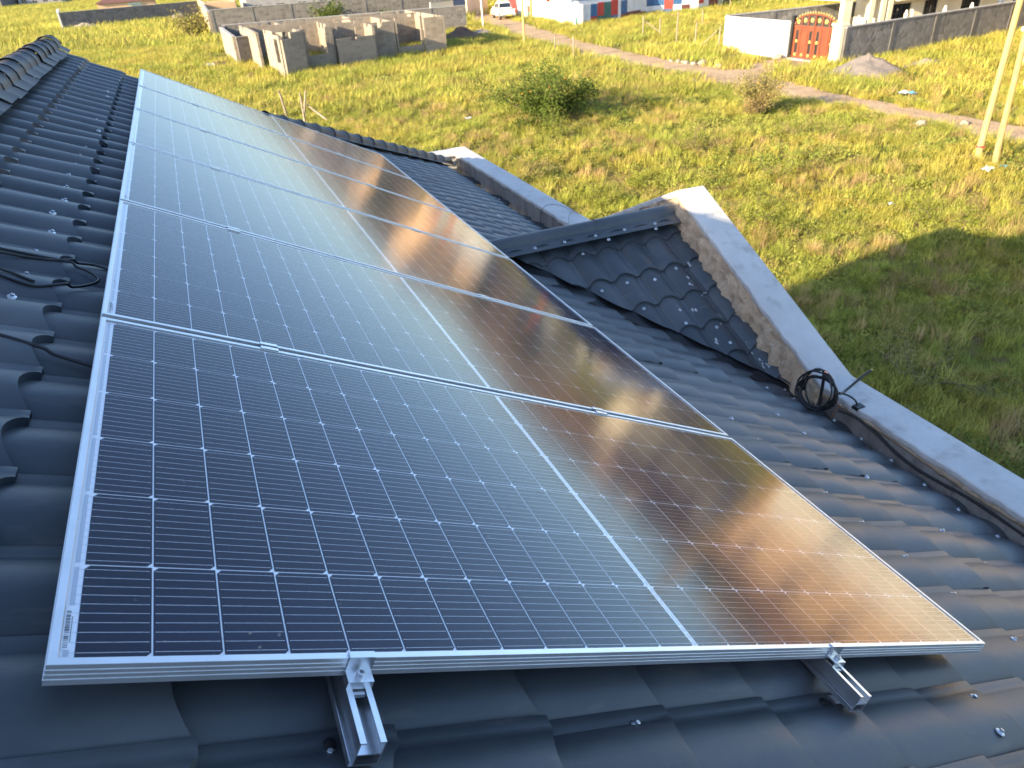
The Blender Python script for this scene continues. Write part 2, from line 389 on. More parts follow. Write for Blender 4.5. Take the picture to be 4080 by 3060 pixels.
while y < 6.7:
    M4 = Matrix.Translation((XR, y, ZR + .022 + random.gauss(0, .004))) @ Matrix.Rotation(pi / 2 + random.gauss(0, .012), 4, 'Z') @ Matrix.Rotation(random.gauss(0, .008), 4, 'Y')
    link('ridge_cap', cm, house, M4); y += 0.2625
# hip caps
a = P(HIPA[0], HIPA[1], -.085); b = P(HIPB[0], HIPB[1], -.085); d = (b - a); L_ = d.length; d.normalize()
up = Vector((0, 0, 1)); yv = up.cross(d).normalized(); zv = d.cross(yv)
hm = cap_mesh(0.262, 0.078, 0.05, radians(18)); nH = int(L_ / .2625)
for q in range(nH):
    p = a + d * (q * .2625)
    M4 = Matrix(((d.x, yv.x, zv.x, p.x), (d.y, yv.y, zv.y, p.y), (d.z, yv.z, zv.z, p.z + .01), (0, 0, 0, 1))) @ Matrix.Rotation(random.gauss(0, .01), 4, 'Z')
    link('hip_cap', hm, house, M4)
# slope beyond the hip, gable end wall and outer walls
mb = MB()
za = a.z - .03
def zh(y): return za - (y - a.y) * math.tan(S)
mb.poly([(XR - .1, a.y + .02, za), (a.x, a.y + .02, za), (b.x + .03, b.y, zh(b.y)), (XR - .1, b.y, zh(b.y))])
mb.build('end_roof_slope', TILE, house)
mb = MB()
mb.poly([(XR, 7.04, ZR - .14), (XR - 4.1, 7.04, ZR - 2.25), (XR - 4.1, 7.04, -1.5), (a.x, 7.04, -1.5), (a.x, 7.04, P(1.1, 0, -.2).z)])
mb.build('end_wall', PLASTER, house)
mb = MB(); mb.box(XR - 4.0, XR - 3.75, -4.6, 7.0, -1.5, ZR - 2.15); mb.box(XR - 3.75, 3.5, -4.6, -4.4, -1.5, ZR - 2.3); mb.box(-.6, 3.8, 9.66, 9.9, -1.5, 4.55); mb.box(-.6, -.36, 7.1, 9.66, -1.5, 4.3)
mb.build('outer_wall', PLASTER, house)

# ---- parapet with its stepped-up gable, coping and mortar
YG, ZAP, ZP = 3.95, 5.435, 4.612
HW = 1.78
def zc(y): return ZP + max(0.0, (ZAP - ZP) * (1 - abs(y - YG) / HW))
def xin(y): return 3.565 + .024 * y if y < 4 else 3.661 + .009 * (y - 4)
X_IN, X_OUT = 3.63, 3.9
def nz(*p): return noise.noise(Vector(p))
ys = []; y = -4.6
while y < 9.92:
    ys.append(y); y += 0.03 if 0.2 < y < 6.2 else 0.06
ys.append(9.92)
rows = []; wr = []
for y in ys:
    z = zc(y) + .004 * nz(y * 1.3, 3, 1) + .0015 * nz(y * 7, 1, 4)
    rag = .016 * nz(y * 5.5, 0, 7) + .011 * nz(y * 17, 2, 7); dr = .016 * nz(y * 6.3, 9, 2) + .012 * nz(y * 19, 5, 2)
    xi = xin(y) + rag; xo = xin(y) + .262 + .004 * nz(y * 1.1, 8, 3)
    th = 0.045 + dr
    rows.append([(xi + .03, y, z - th - .01), (xi + .004, y, z - th), (xi - .004, y, z - th * .6), (xi - .001, y, z - .005), (xi + .006, y, z + .0005), (xi + .09, y, z + .004 + .003 * nz(y * 9, 7, 7)), (xo - .06, y, z + .002 + .003 * nz(y * 8, 9, 7)), (xo - .006, y, z), (xo, y, z - .006), (xo + .003, y, z - .09), (xo - .03, y, z - .10)])
    xw = xin(y) + .022 + .006 * nz(y * 3, 4, 4)
    wr.append([(xw, y, 3.9), (xw + .004 * nz(y * 9, 1, 1), y, min(4.45, z - .1)), (xw, y, z - .03)])
mb = MB(); mb.grid(rows); sharpen(mb.build('coping', PLASTER, house, smooth=True, fix=True))
mb = MB(); mb.grid(wr); mb.build('parapet_inner_face', STAIN, house, smooth=True)
mb = MB(); mb.grid([[(xin(y) + .235, y, -1.5), (xin(y) + .235, y, zc(y) - .05)] for y in ys]); mb.build('parapet_outer_face', PLASTER, house)
# return of the coping at the far corner
rows = []
x = 3.73
while x > .9:
    z = ZP + .004 * nz(x * 2, 1, 6); rg = .012 * nz(x * 9, 3, 3)
    rows.append([(x, 9.63 + rg, z - .05), (x, 9.625 + rg, z - .01), (x, 9.64, z + .001), (x, 9.75, z + .004), (x, 9.905, z), (x, 9.92, z - .02), (x, 9.92, z - .1)]); x -= .06
mb = MB(); mb.grid(rows); mb.build('coping', PLASTER, house, smooth=True, fix=True)
# the mortar fillet between the small roof and its coping
ZGR = G - 1.195
SG = radians(25)
rows = []
y = 2.15
while y < 5.8:
    zt = ZGR - abs(y - YG) * math.tan(SG) - .02; zt2 = zc(y) - .012
    if zt2 < zt + .05: zt2 = zt + .05
    row = []
    edge = xin(y) - .05 + .05 * nz(y * 4, 1, 9) + .05 * nz(y * 13, 6, 9) + .03 * nz(y * 40, 2, 9)
    for q in range(11):
        t = q / 10; x = edge + (xin(y) + .02 - edge) * (t ** .8); z = zt + .035 * (t > 0) + (zt2 - zt - .035) * t ** .85
        x += (.022 * nz(y * 12, t * 5, 3) + .014 * nz(y * 33, t * 11, 3)) * (t > 0) * (t < 1); z += (.024 * nz(y * 9, t * 4, 8) + .016 * nz(y * 26, t * 9, 8)) * (t > 0) * (t < 1)
        row.append((x, y, z))
    rows.append(row); y += .016
mb = MB(); mb.grid(rows); mb.build('mortar_fillet', MORTAR, house, smooth=True)
# a ragged mortar lip below the straight coping, beyond and before the gable
for (y0, y1) in ((-1.2, 2.2),):
    rows = []; y = y0
    while y < y1:
        k = .5 + .5 * nz(y * 2.2, 5, 5); dz = .02 + .05 * max(0, k) * (1 if y > .2 else .6)
        row = []
        for q in range(5):
            t = q / 4; row.append((xin(y) + .016 - .012 * sin(pi * t) - .006 * nz(y * 21, t * 6, 2), y, zc(y) - .035 - dz * (1 - t) + .006 * nz(y * 17, t * 5, 1)))
        rows.append(row); y += .02
    mb = MB(); mb.grid(rows); mb.build('mortar_lip', MORTAR, house, smooth=True)

# ---- small gable roof behind the raised parapet
c, s_ = cos(SG), sin(SG)
GS = Matrix(((0, 1, 0, 0), (-c, 0, -s_, YG), (-s_, 0, c, ZGR), (0, 0, 0, 1)))       # local x down the slope, y along X
gsl = bpy.data.objects.new('gable_roof_slope', new_mesh('gable_roof_slope', [(0, 2.35, -.06), (0, 3.6, -.06), (1.75, 3.6, -.06), (1.75, 3.55, -.06)], [(0, 1, 2, 3)], TILE)); COL.objects.link(gsl); gsl.matrix_basis = GS; attach(gsl, house)
GI = GS.inverted()
nrm = (RS.to_3x3() @ Vector((0, 0, 1)))
pc = GI @ P(3, 3, -.062); pn = GI.to_3x3() @ nrm
kk = 0
for i in range(0, 8):
    u0 = -0.10 + PU * i
    for j in range(0, 9):
        v0 = 2.02 + PV * j
        if v0 > 3.63: continue
        rot = Matrix.Rotation(-abs(random.gauss(0, .004)), 4, 'Y'); loc = Vector((u0, v0, -.022))
        cs = [(Vector((u0 + a, v0 + b, .01)) - pc).dot(pn) for a in (0, PU) for b in (0, PV)]
        if max(cs) < 0: continue
        pl = []
        if min(cs) < 0.02: pl.append((tuple(pc), tuple(-pn)))
        if u0 < 0: pl.append(((0, 0, 0), (-1, 0, 0)))
        if v0 + PV > 3.63: pl.append(((0, 3.64, 0), (0, 1, 0)))
        k = (i * 5 + j * 2) % 6
        if pl:
            me = clip_mesh(k, loc, rot, pl)
            if me is None: continue
            link('tile', me, gsl, Matrix.Identity(4), local=True)
        else: link('tile', TM[k], gsl, Matrix.Translation(loc) @ rot, local=True)
# far side of the little gable
GF = Matrix(((0, -1, 0, 0), (c, 0, s_, YG), (-s_, 0, c, ZGR), (0, 0, 0, 1)))
fld = Field(); GFI = GF.inverted(); pc2 = GFI @ P(3, 5, -.08); pn2 = GFI.to_3x3() @ nrm
for i in range(0, 7):
    for j in range(0, 8):
        me = clip_mesh((i + j) % 6, Vector((-.05 + PU * i, -3.58 + PV * j, -.022)), Matrix.Identity(4), [(tuple(pc2), tuple(-pn2))])
        if me: fld.add_me(me, Matrix.Identity(4))
fo = link('gable_back_slope', new_mesh('gable_back_slope', fld.v, fld.f, TILE, smooth=True), None, GF); attach(fo, house); tag(fo, kind='stuff')
# barrel ridge of the little gable: two smooth lengths with flat flashings
for (x0, x1, dr) in ((2.06, 2.98, 0.0), (2.93, 3.62, .004)):
    rows = []
    for q in range(9):
        x = x0 + (x1 - x0) * q / 8; r = .060 + dr + .0016 * nz(x * 5, 2, 2); row = []
        row.append((x, YG - .065 - .095 * c, ZGR + .070 - .095 * s_ + .003 * nz(x * 6, 1, 1))); row.append((x, YG - .067, ZGR + .062))
        for t in range(13):
            an = pi - pi * t / 12; row.append((x, YG + r * cos(an), ZGR + .064 + r * sin(an) * .98))
        row.append((x, YG + .067, ZGR + .062)); row.append((x, YG + .065 + .115 * c, ZGR + .06 - .115 * s_)); rows.append(row)
    mb = MB(); mb.grid(rows); mb.build('gable_ridge_cap', TILE, house, smooth=True, fix=True)
# dark valley gutter
mb = MB()
for q in range(1):
    pts = []
    n_ = 14; rows = []
    for t in range(n_ + 1):
        f = t / n_; X = 2.2 + (3.6 - 2.2) * f
        zm = P(0, 0, -.1).z - (X - P(0, 0, -.1).x) * math.tan(S)
        Yv = YG - (ZGR - zm) / math.tan(SG)
        rows.append([(X - .05, Yv - .05, zm + .012), (X + .02, Yv + .02, zm + .001), (X + .07, Yv + .08, zm + .02)])
    mb.grid(rows)
mb.build('valley_gutter', RUBBER, house)
# mortar splashes on the small roof
SPL = mat('dried_mortar_splash', (0.42, 0.43, 0.43), 0.9)
rr = random.Random(3)
mb = MB()
for (bx, X) in ((.62, 3.42), (.66, 3.40), (.78, 3.45), (.80, 3.47), (.93, 3.47), (.97, 3.5), (1.0, 3.44), (.9, 3.3), (1.3, 3.5), (1.38, 3.48), (1.42, 3.5), (1.48, 3.52), (1.34, 3.46), (.55, 3.47), (.5, 3.5), (1.1, 3.4), (.85, 3.2), (1.2, 3.3), (1.53, 3.53)):
    for q in range(rr.randint(1, 4)):
        cx, cy = bx + rr.gauss(0, .02), X + rr.gauss(0, .015); r = rr.uniform(.003, .013)
        t = ((cy - 2.02) / PV) % 1.0; uu = ((cx + .10) / PU) % 1.0
        nn = -.022 + (arch(t / .845) if t < .845 else .004) + RISE * uu + .003
        pts = [GS @ Vector((cx + r * 1.5 * cos(a_) * rr.uniform(.6, 1.2), cy + r * sin(a_) * rr.uniform(.6, 1.2), nn)) for a_ in [k * pi / 4 for k in range(8)]]
        mb.poly(pts)
o = mb.build('mortar_splash', SPL, house); tag(o, kind='stuff')

# ---- roofing screws with sealing washers
sc = MB(); sc.lathe((0, 0, 0), (0, 0, 1), [(.0135, 0), (.0135, .002), (.012, .0045), (.007, .007), (.0055, .0075), (.0055, .012), (.004, .0128)], 14)
SCM = new_mesh('screw', sc.v, sc.f, STEEL, smooth=False)
rb = MB(); rb.lathe((0, 0, -.003), (0, 0, 1), [(.0145, 0), (.015, .003)], 12); RBM = new_mesh('washer', rb.v, rb.f, RUBBER)
def screw(M4, parent, big=1.0):
    M4 = M4 @ Matrix.Rotation(random.gauss(0, .12), 4, 'X') @ Matrix.Rotation(random.gauss(0, .12), 4, 'Y') @ Matrix.Scale(big, 4)
    link('screw', SCM, parent, M4, local=True)
SCR = [(-.21, 1.42), (-.2, 1.62), (-.2, 1.83), (-.18, 2.05), (-.2, 2.28), (-.18, 2.48), (-.19, 2.68), (-.2, 2.89), (-.19, 3.11), (-.19, 3.32), (-.18, 3.53), (-.17, 3.74), (-.15, 4.01), (-.18, 4.39), (-.17, 5.3), (-.18, 5.53),
       (2.79, .77), (2.78, .55), (3.41, .78), (2.78, .34), (3.42, .57), (3.95, .8), (3.97, 1.03), (3.42, 1.0), (2.77, .11), (2.17, -.09), (.98, -.07), (.38, -.075), (2.1, -.2), (3.92, 2.21), (3.41, 1.87), (3.4, 1.65), (3.99, 1.93), (3.99, 1.71), (3.98, 1.48), (2.81, 1.64), (2.79, 1.42), (3.41, 1.44), (4.01, 2.38), (3.78, 2.33), (3.98, 1.25), (3.41, 1.22), (2.8, .98), (2.79, 1.2),
       (3.98, 6.1), (3.98, 6.5), (3.98, 6.9), (3.4, 6.5), (3.4, 6.1), (3.98, 7.4), (3.98, 7.9), (3.4, 7.0)]
for u, v in SCR:
    t = ((v - V0) / PV) % 1.0; uu = ((u + .092) / PU) % 1.0
    nn = NB + (arch(t / .845) if t < .845 else .0095) + RISE * uu
    screw(Matrix.Translation((u, v, nn + .001)), slope, .95)
for u, v in ((-.6, 4.41), (-.6, 4.67), (-.6, 4.93), (-.6, 5.2), (-.6, 5.46), (-.6, 5.72), (-.6, 6.0), (-.6, 6.25)):
    screw(Matrix.Translation((u, v, -.105)), slope, 1.2)
for bx, X in ((.09, 2.38), (.07, 2.62), (.06, 2.88), (.05, 3.13), (.06, 3.4), (.18, 2.74), (.15, 2.96), (.14, 3.38), (.53, 2.94), (.56, 3.16), (.5, 3.38), (.55, 2.72), (.79, 2.94), (1.01, 3.16), (1.1, 3.37), (1.26, 3.38), (.49, 3.52)):
    t = ((X - 2.02) / PV) % 1.0; uu = ((bx + .10) / PU) % 1.0
    nn = -.022 + (arch(t / .845) if t < .845 else .0045) + RISE * uu
    if bx < .17: nn = .052 - .01 + .006 - .0 if bx < .1 else nn
    bb = .085 if bx < .1 else bx
    screw(Matrix.Translation((bb, X, nn if bb > .17 else .0885)), gsl, 1.0)

# ================================================================== SOLAR PANELS
PL, PW, GAP = 2.278, 1.134, 0.022
FL = 0.0115          # width of the frame lip
def make_panel(v0, label):
    t = empty('solar_panel', P(0, v0, -.035), label, 'solar panel', 'solar panels in one row on the roof'); t.rotation_euler = (0, S, 0)
    return t
# frame: four mitred bars with three raised lines along the outside
def frame_mesh():
    mb = MB()
    prof = [(0, 0), (0, .0085), (-.0009, .0088), (-.0009, .0098), (0, .0101), (0, .0165), (-.0009, .0168), (-.0009, .0178), (0, .0181), (0, .0245), (-.0009, .0248), (-.0009, .0258), (0, .0261), (0, .0346), (.0006, .0352), (FL - .0006, .0352), (FL, .0346), (FL, .0325), (.002, .0325), (.002, .002), (.028, .002), (.028, 0)]
    cor = [(0, 0, 1, 1), (PL, 0, -1, 1), (PL, PW, -1, -1), (0, PW, 1, -1)]
    for e in range(4):
        ax, ay, sx, sy = cor[e]; bx, by, tx, ty = cor[(e + 1) % 4]
        rows = [[(ax + sx * d, ay + sy * d, z) for d, z in prof], [(bx + tx * d, by + ty * d, z) for d, z in prof]]
        mb.grid(rows, close=True)
    me = new_mesh('frame', mb.v, mb.f, [ALUF])
    bm = bmesh.new(); bm.from_mesh(me); bmesh.ops.recalc_face_normals(bm, faces=bm.faces); bm.to_mesh(me); bm.free(); return me
FM = frame_mesh()
CU, CV, CG = 0.0902, 0.1819, 0.0023
UL0 = 0.0295; UC = UL0 + 12 * CU + 11 * CG; UR0 = UC + 0.0145
VM = (PW - 6 * CV - 5 * CG) / 2
def cell_mesh():
    z = .0291; ch = .0080
    v = [(0, 0, z), (CU - ch * .9, 0, z), (CU, ch, z), (CU, CV, z), (ch * .9, CV, z), (0, CV - ch, z)]
    f = [(0, 1, 2, 3, 4, 5)]; m = [0]
    for q in range(10):
        y = CV * (q + .5) / 10; h = .00034; x0, x1 = .003, CU - .003; i = len(v); zz = z + .00025
        v += [(x0, y - h, zz), (x1, y - h, zz), (x1, y + h, zz), (x0, y + h, zz)]; f.append((i, i + 1, i + 2, i + 3)); m.append(1)
        for xx, d in ((x0, 1), (x1, -1)):
            i = len(v); v += [(xx, y - h * 2.2, zz), (xx + d * .004, y, zz), (xx, y + h * 2.2, zz)]; f.append((i, i + 1, i + 2) if d > 0 else (i + 2, i + 1, i)); m.append(1)
    return new_mesh('solar_cell', v, f, [CELL, BUS], m)
CM = cell_mesh()
mb = MB(); mb.poly([(FL * .5, FL * .5, .0285), (PL - FL * .5, FL * .5, .0285), (PL - FL * .5, PW - FL * .5, .0285), (FL * .5, PW - FL * .5, .0285)]); mb.poly([(FL * .5, FL * .5, .0275), (FL * .5, PW - FL * .5, .0275), (PL - FL * .5, PW - FL * .5, .0275), (PL - FL * .5, FL * .5, .0275)])
BM_ = new_mesh('backsheet', mb.v, mb.f, [BACK])
mb = MB(); q = FL - .001; mb.poly([(q, q, .0330), (PL - q, q, .0330), (PL - q, PW - q, .0330), (q, PW - q, .0330)]); GM = new_mesh('glass_pane', mb.v, mb.f, [PGLASS])
# collector ribbons: dashed strips in the white margins and along the middle
mb = MB()
for r in range(6):
    y0 = VM + r * (CV + CG)
    for q in range(10):
        yy = y0 + CV * (q + .5) / 10
        for (a_, b_) in ((UL0 - .010, UL0 + .003), (UC - .003, UR0 + .003), (UR0 + 12 * CU + 11 * CG - .003, UR0 + 12 * CU + 11 * CG + .009)):
            mb.poly([(a_, yy - .0004, .02935), (b_, yy - .0004, .02935), (b_, yy + .0004, .02935), (a_, yy + .0004, .02935)])
    mb.poly([(UL0 - .0125, y0 + .004, .0290), (UL0 - .0068, y0 + .004, .0290), (UL0 - .0068, y0 + CV - .004, .0290), (UL0 - .0125, y0 + CV - .004, .0290)])
    for q in range(9):
        a_ = UC + .005; mb.poly([(a_, y0 + .003 + q * .0198, .0290), (a_ + .0045, y0 + .003 + q * .0198, .0290), (a_ + .0045, y0 + .017 + q * .0198, .0290), (a_, y0 + .017 + q * .0198, .0290)])
RM = new_mesh('collector_ribbon', mb.v, mb.f, [RIBBON])
# bar-code sticker under the glass at the near corner
mb = MB(); bx0 = UL0 - .0148; by0 = .034
mb.poly([(bx0 - .002, by0 - .004, .0293), (bx0 + .0095, by0 - .004, .0293), (bx0 + .0095, by0 + .078, .0293), (bx0 - .002, by0 + .078, .0293)], 0)
yy = by0; r2 = random.Random(5)
while yy < by0 + .068:
    w_ = r2.choice((.0007, .0007, .0014, .0022)); mb.poly([(bx0, yy, .0295), (bx0 + .0055, yy, .0295), (bx0 + .0055, yy + w_, .0295), (bx0, yy + w_, .0295)], 1); yy += w_ + r2.choice((.0007, .0013, .0022))
yy = by0 + .01
while yy < by0 + .055:
    mb.poly([(bx0 + .0066, yy, .0295), (bx0 + .0082, yy, .0295), (bx0 + .0082, yy + .0016, .0295), (bx0 + .0066, yy + .0016, .0295)], 1); yy += .0028
LM = new_mesh('barcode_sticker', mb.v, mb.f, [BACK, INK], mb.m)
names = ['solar panel nearest the camera, the one fixed with two end clamps in front', 'second solar panel from the camera, mirroring orange light at its right end', 'third solar panel from the camera, in the middle of the row', 'fourth solar panel from the camera, pale blue on its ridge side', 'fifth solar panel from the camera, last but one in the row', 'sixth and farthest solar panel, its far edge against the grass']
for k in range(6):
    v0 = k * (PW + GAP)
    t = make_panel(v0, names[k])
    I4 = Matrix.Identity(4)
    for nm, me in (('frame', FM), ('backsheet', BM_), ('collector_ribbon', RM), ('barcode_sticker', LM), ('glass_pane', GM)): link(nm, me, t, I4, local=True)
    for r in range(6):
        for cc in range(24):
            uu = UL0 + cc * (CU + CG) if cc < 12 else UR0 + (cc - 12) * (CU + CG)
            link('solar_cell', CM, t, Matrix.Translation((uu, VM + r * (CV + CG), 0)), local=True)

# ================================================================== RAILS AND CLAMPS
def rail(u, v0, label):
    t = empty('mounting_rail', P(u, v0, -.081), label, 'mounting rail', 'aluminium rails under the panels')
    VE = 6.95
    # profile in (u, n): open channel on top, hollow chamber, side groove
    A = [(-.019, -.0815), (.019, -.0815), (.019, -.079), (-.0165, -.079), (-.0165, -.061), (.0165, -.061), (.0165, -.0815), (.019, -.0815), (.019, -.0365), (.0115, -.0365), (.0115, -.040), (.0162, -.040), (.0162, -.058), (-.0162, -.058), (-.0162, -.040), (-.0115, -.040), (-.0115, -.0365), (-.019, -.0365)]
    mb = MB()
    def bar(a0, a1, n0, n1): mb.box(u + a0, u + a1, v0, VE, n0, n1, 0, P)
    bar(-.0200, -.0178, -.0812, -.0365); bar(.0178, .0200, -.0812, -.0365); bar(-.0178, .0178, -.0812, -.0790); bar(-.0178, .0178, -.0612, -.0590)
    bar(-.0178, -.0105, -.0390, -.0366); bar(.0105, .0178, -.0390, -.0366); bar(-.0262, -.0200, -.0812, -.0796); bar(-.0262, -.0246, -.0796, -.0700)
    mb.build('channel', ALU, t)
    def bolt(v, n, par):
        m = MB(); ax = RS.to_3x3() @ Vector((0, 0, 1))
        m.lathe(P(u, v, n), ax, [(.0064, 0), (.0066, .001), (.0066, .0085), (.006, .0092), (.0036, .0092), (.0034, .0045), (.0005, .0045)], 16)
        return m.build('bolt', STEEL, par)
    for (ve, sg) in ((0.0, -1), (6 * PW + 5 * GAP, 1)):
        # Z-shaped end clamp: top lip on the frame, upright, foot with the bolt
        m = MB(); h = .0205; y = lambda d: ve + sg * d
        pts = [(-.009, .0006), (-.009, .0042), (.0035, .0042), (.0035, -.0225), (.026, -.0225), (.026, -.0365), (.0236, -.0365), (.0236, -.0265), (.0005, -.0265), (.0005, .0006)]
        if sg < 0: pts = pts[::-1]
        m.extrude([P(u - h, y(a_), b_) for a_, b_ in pts], P(u + h, 0, 0) - P(u - h, 0, 0))
        cl = m.build('end_clamp', ALU, t, fix=True); bolt(ve + sg * .0145, -.0226, cl)
        m = MB(); m.box(u - .0095, u + .0095, ve + sg * .024 - .0, ve + sg * .034, -.046, -.0395, 0, P); m.build('channel_nut', STEEL, cl, fix=True)
    for k in range(1, 6):
        vm = k * (PW + GAP) - GAP / 2
        m = MB(); h = .024
        pts = [(-.021, .0006), (-.021, .0036), (-.0065, .0036), (-.0065, -.012), (.0065, -.012), (.0065, .0036), (.021, .0036), (.021, .0006), (.0095, .0006), (.0095, -.015), (-.0095, -.015), (-.0095, .0006)]
        m.extrude([P(u - h, vm + a_, b_) for a_, b_ in pts], P(u + h, 0, 0) - P(u - h, 0, 0))
        cl = m.build('mid_clamp', ALU, t, fix=True); bolt(vm, -.012, cl)
    # hanger feet on the tile seams
    for q in range(6):
        vf = -.062 + q * PV * 6
        m = MB(); m.box(u + .004, u + .034, vf - .02, vf + .02, -.0995, -.0825, 0, P); m.box(u - .01, u + .034, vf - .012, vf + .012, -.1085, -.1000, 0, P); ft = m.build('hanger_foot', ALU, t)
        m = MB(); ax = RS.to_3x3() @ Vector((0, 0, 1)); m.lathe(P(u + .03, vf - .006, -.108), ax, [(.011, 0), (.011, .006), (.004, .007), (.004, .022)], 12); m.build('bolt', STEEL, ft)
        m = MB(); m.lathe(P(u - .03, vf + .004, -.1105), ax, [(.010, 0), (.009, .003), (.002, .004)], 10); m.build('rubber_pad', RUBBER, ft)
    return t
rail(0.412, -.122, 'aluminium mounting rail nearer the ridge, its open end jutting out left of centre')
rail(1.591, -.113, 'aluminium mounting rail nearer the parapet, its open end jutting out at right')

# ================================================================== CABLES
def spline(pts, n=8):
    pts = [Vector(p) for p in pts]; out = []
    for i in range(len(pts) - 1):
        p0 = pts[max(i - 1, 0)]; p1 = pts[i]; p2 = pts[i + 1]; p3 = pts[min(i + 2, len(pts) - 1)]
        for q in range(n):
            t = q / n; out.append(0.5 * ((2 * p1) + (p2 - p0) * t + (2 * p0 - 5 * p1 + 4 * p2 - p3) * t * t + (3 * p1 - p0 - 3 * p2 + p3) * t ** 3))
    out.append(pts[-1]); return out
def surf(u, v):
    t = ((v - V0) / PV) % 1.0; uu = ((u + .092) / PU) % 1.0
    return NB + (arch(t / .845) if t < .845 else .0045) + RISE * uu
def roof_cable(name, uv, r, label, lift=.006):
    pts = spline([(u, v, 0) for u, v in uv], 10)
    m = MB(); zz = []
    for p in pts: zz.append(max(surf(p.x, p.y) + r, NB + AMP + .010))
    for q in range(3): zz = [max(zz[i], (zz[max(i - 1, 0)] + zz[min(i + 1, len(zz) - 1)]) / 2 - .001) for i in range(len(zz))]
    m.tube([P(p.x, p.y, z) for p, z in zip(pts, zz)], r, 8)
    o = m.build(name, CABLE, smooth=True, origin=P(uv[0][0], uv[0][1], surf(*uv[0]))); tag(o, label, 'cable'); return o
roof_cable('power_cable', [(-.62, 1.62), (-.45, 1.66), (-.25, 1.70), (-.14, 1.715), (-.08, 1.75), (-.03, 1.765), (.03, 1.74), (.12, 1.7)], .0042, 'black cable slipping under the second panel, above the looped one')
roof_cable('power_cable', [(-.6, 1.76), (-.3, 1.73), (-.14, 1.72), (-.09, 1.715), (-.045, 1.69), (-.022, 1.655), (-.022, 1.62), (-.045, 1.575), (-.08, 1.535), (-.13, 1.5), (-.18, 1.485), (-.25, 1.51), (-.4, 1.57), (-.55, 1.6)], .0042, 'black cable bent in a long loop on the tiles left of the panels')
roof_cable('power_cable', [(-.55, 1.66), (-.4, 1.61), (-.26, 1.56), (-.2, 1.52), (-.172, 1.505)], .004, 'short black cable end lying inside the loop beside a roof screw')
roof_cable('power_cable', [(-.62, 1.27), (-.4, 1.19), (-.2, 1.115), (-.1, 1.075), (0, 1.04), (.1, 1.0)], .0046, 'straight black cable running under the nearest panel from the left')
# the coil by the parapet
ctr = Vector((3.50, 2.09, 4.645)); ax1 = Vector((-.10, .80, -.32)).normalized(); ax2 = Vector((.22, .25, .85)); ax2 = (ax2 - ax1 * ax2.dot(ax1)).normalized(); ax3 = ax1.cross(ax2)
pts = []
rr = random.Random(11)
for q in range(7 * 28):
    t = 2 * pi * q / 28; k = q / 28
    r1 = .136 + .020 * sin(k * 2.3) + .010 * sin(t * 2 + k); r2_ = .112 + .022 * sin(k * 3.1 + 1) + .008 * cos(t * 3 + k * 2)
    pts.append(ctr + ax1 * cos(t) * r1 + ax2 * sin(t) * r2_ + ax3 * (.02 * sin(k * 1.7) + .006 * (k - 3.5)))
coil = MB(); coil.tube(pts, .0062, 8)
ct = empty('cable_coil', (3.5, 2.09, 4.5), 'coiled thick black cable with bare copper ends, hung against the parapet below the small gable', 'cable coil')
coil.build('loops', CABLE, ct, smooth=True)
m = MB(); m.tube(spline([(3.53, 1.945, 4.70), (3.575, 1.965, 4.675), (3.63, 1.985, 4.672), (3.72, 2.01, 4.685), (3.80, 2.03, 4.70), (3.88, 2.045, 4.712)], 5), .0085, 8); tl = m.build('loose_tail', CABLE, ct, smooth=True)
m = MB(); m.tube([(3.88, 2.045, 4.712), (3.895, 2.049, 4.715)], .006, 8); m.build('copper_tip', mat('brass_tip', (.6, .42, .15), .4, .7), tl)
m = MB(); m.tube([(3.50, 1.895, 4.655), (3.485, 1.93, 4.545)], .0055, 8); m.build('copper_end', COPPER, ct)
m = MB(); m.tube([(3.52, 2.075, 4.79), (3.525, 2.055, 4.787)], .005, 8); m.build('copper_end', COPPER, ct)
m = MB(); m.tube(spline([(3.55, 1.96, 4.69), (3.59, 1.93, 4.675), (3.62, 1.90, 4.65), (3.63, 1.885, 4.622), (3.625, 1.878, 4.61)], 5), .006, 8)
m.box(3.60, 3.66, 1.85, 1.895, 4.60, 4.622); m.build('connector', CABLE, ct, smooth=False)
m = MB(); m.lathe((3.53, 2.24, 4.60), (.75, -.55, .35), [(.03, -.015), (.034, 0), (.03, .02), (.012, .024)], 14); m.build('connector', CABLE, ct)
m = MB(); m.tube(spline([(3.53, 2.09, 4.78), (3.535, 2.085, 4.7), (3.53, 2.08, 4.6), (3.51, 2.07, 4.54)], 5), .010, 8); m.build('strap', RUBBER, ct, smooth=True)
m = MB(); m.tube(spline([(3.56, 1.95, 4.56), (3.59, 1.86, 4.565), (3.605, 1.72, 4.54), (3.60, 1.55, 4.50), (3.595, 1.40, 4.485), (3.60, 1.25, 4.49), (3.605, 1.05, 4.505), (3.605, .8, 4.50), (3.6, .4, 4.485), (3.6, -.3, 4.48)], 8), .0085, 8)
tag(m.build('gutter_cable', CABLE, smooth=True, origin=(3.56, 1.95, 4.5)), 'black cable running in the gap between roof edge and parapet', 'cable')
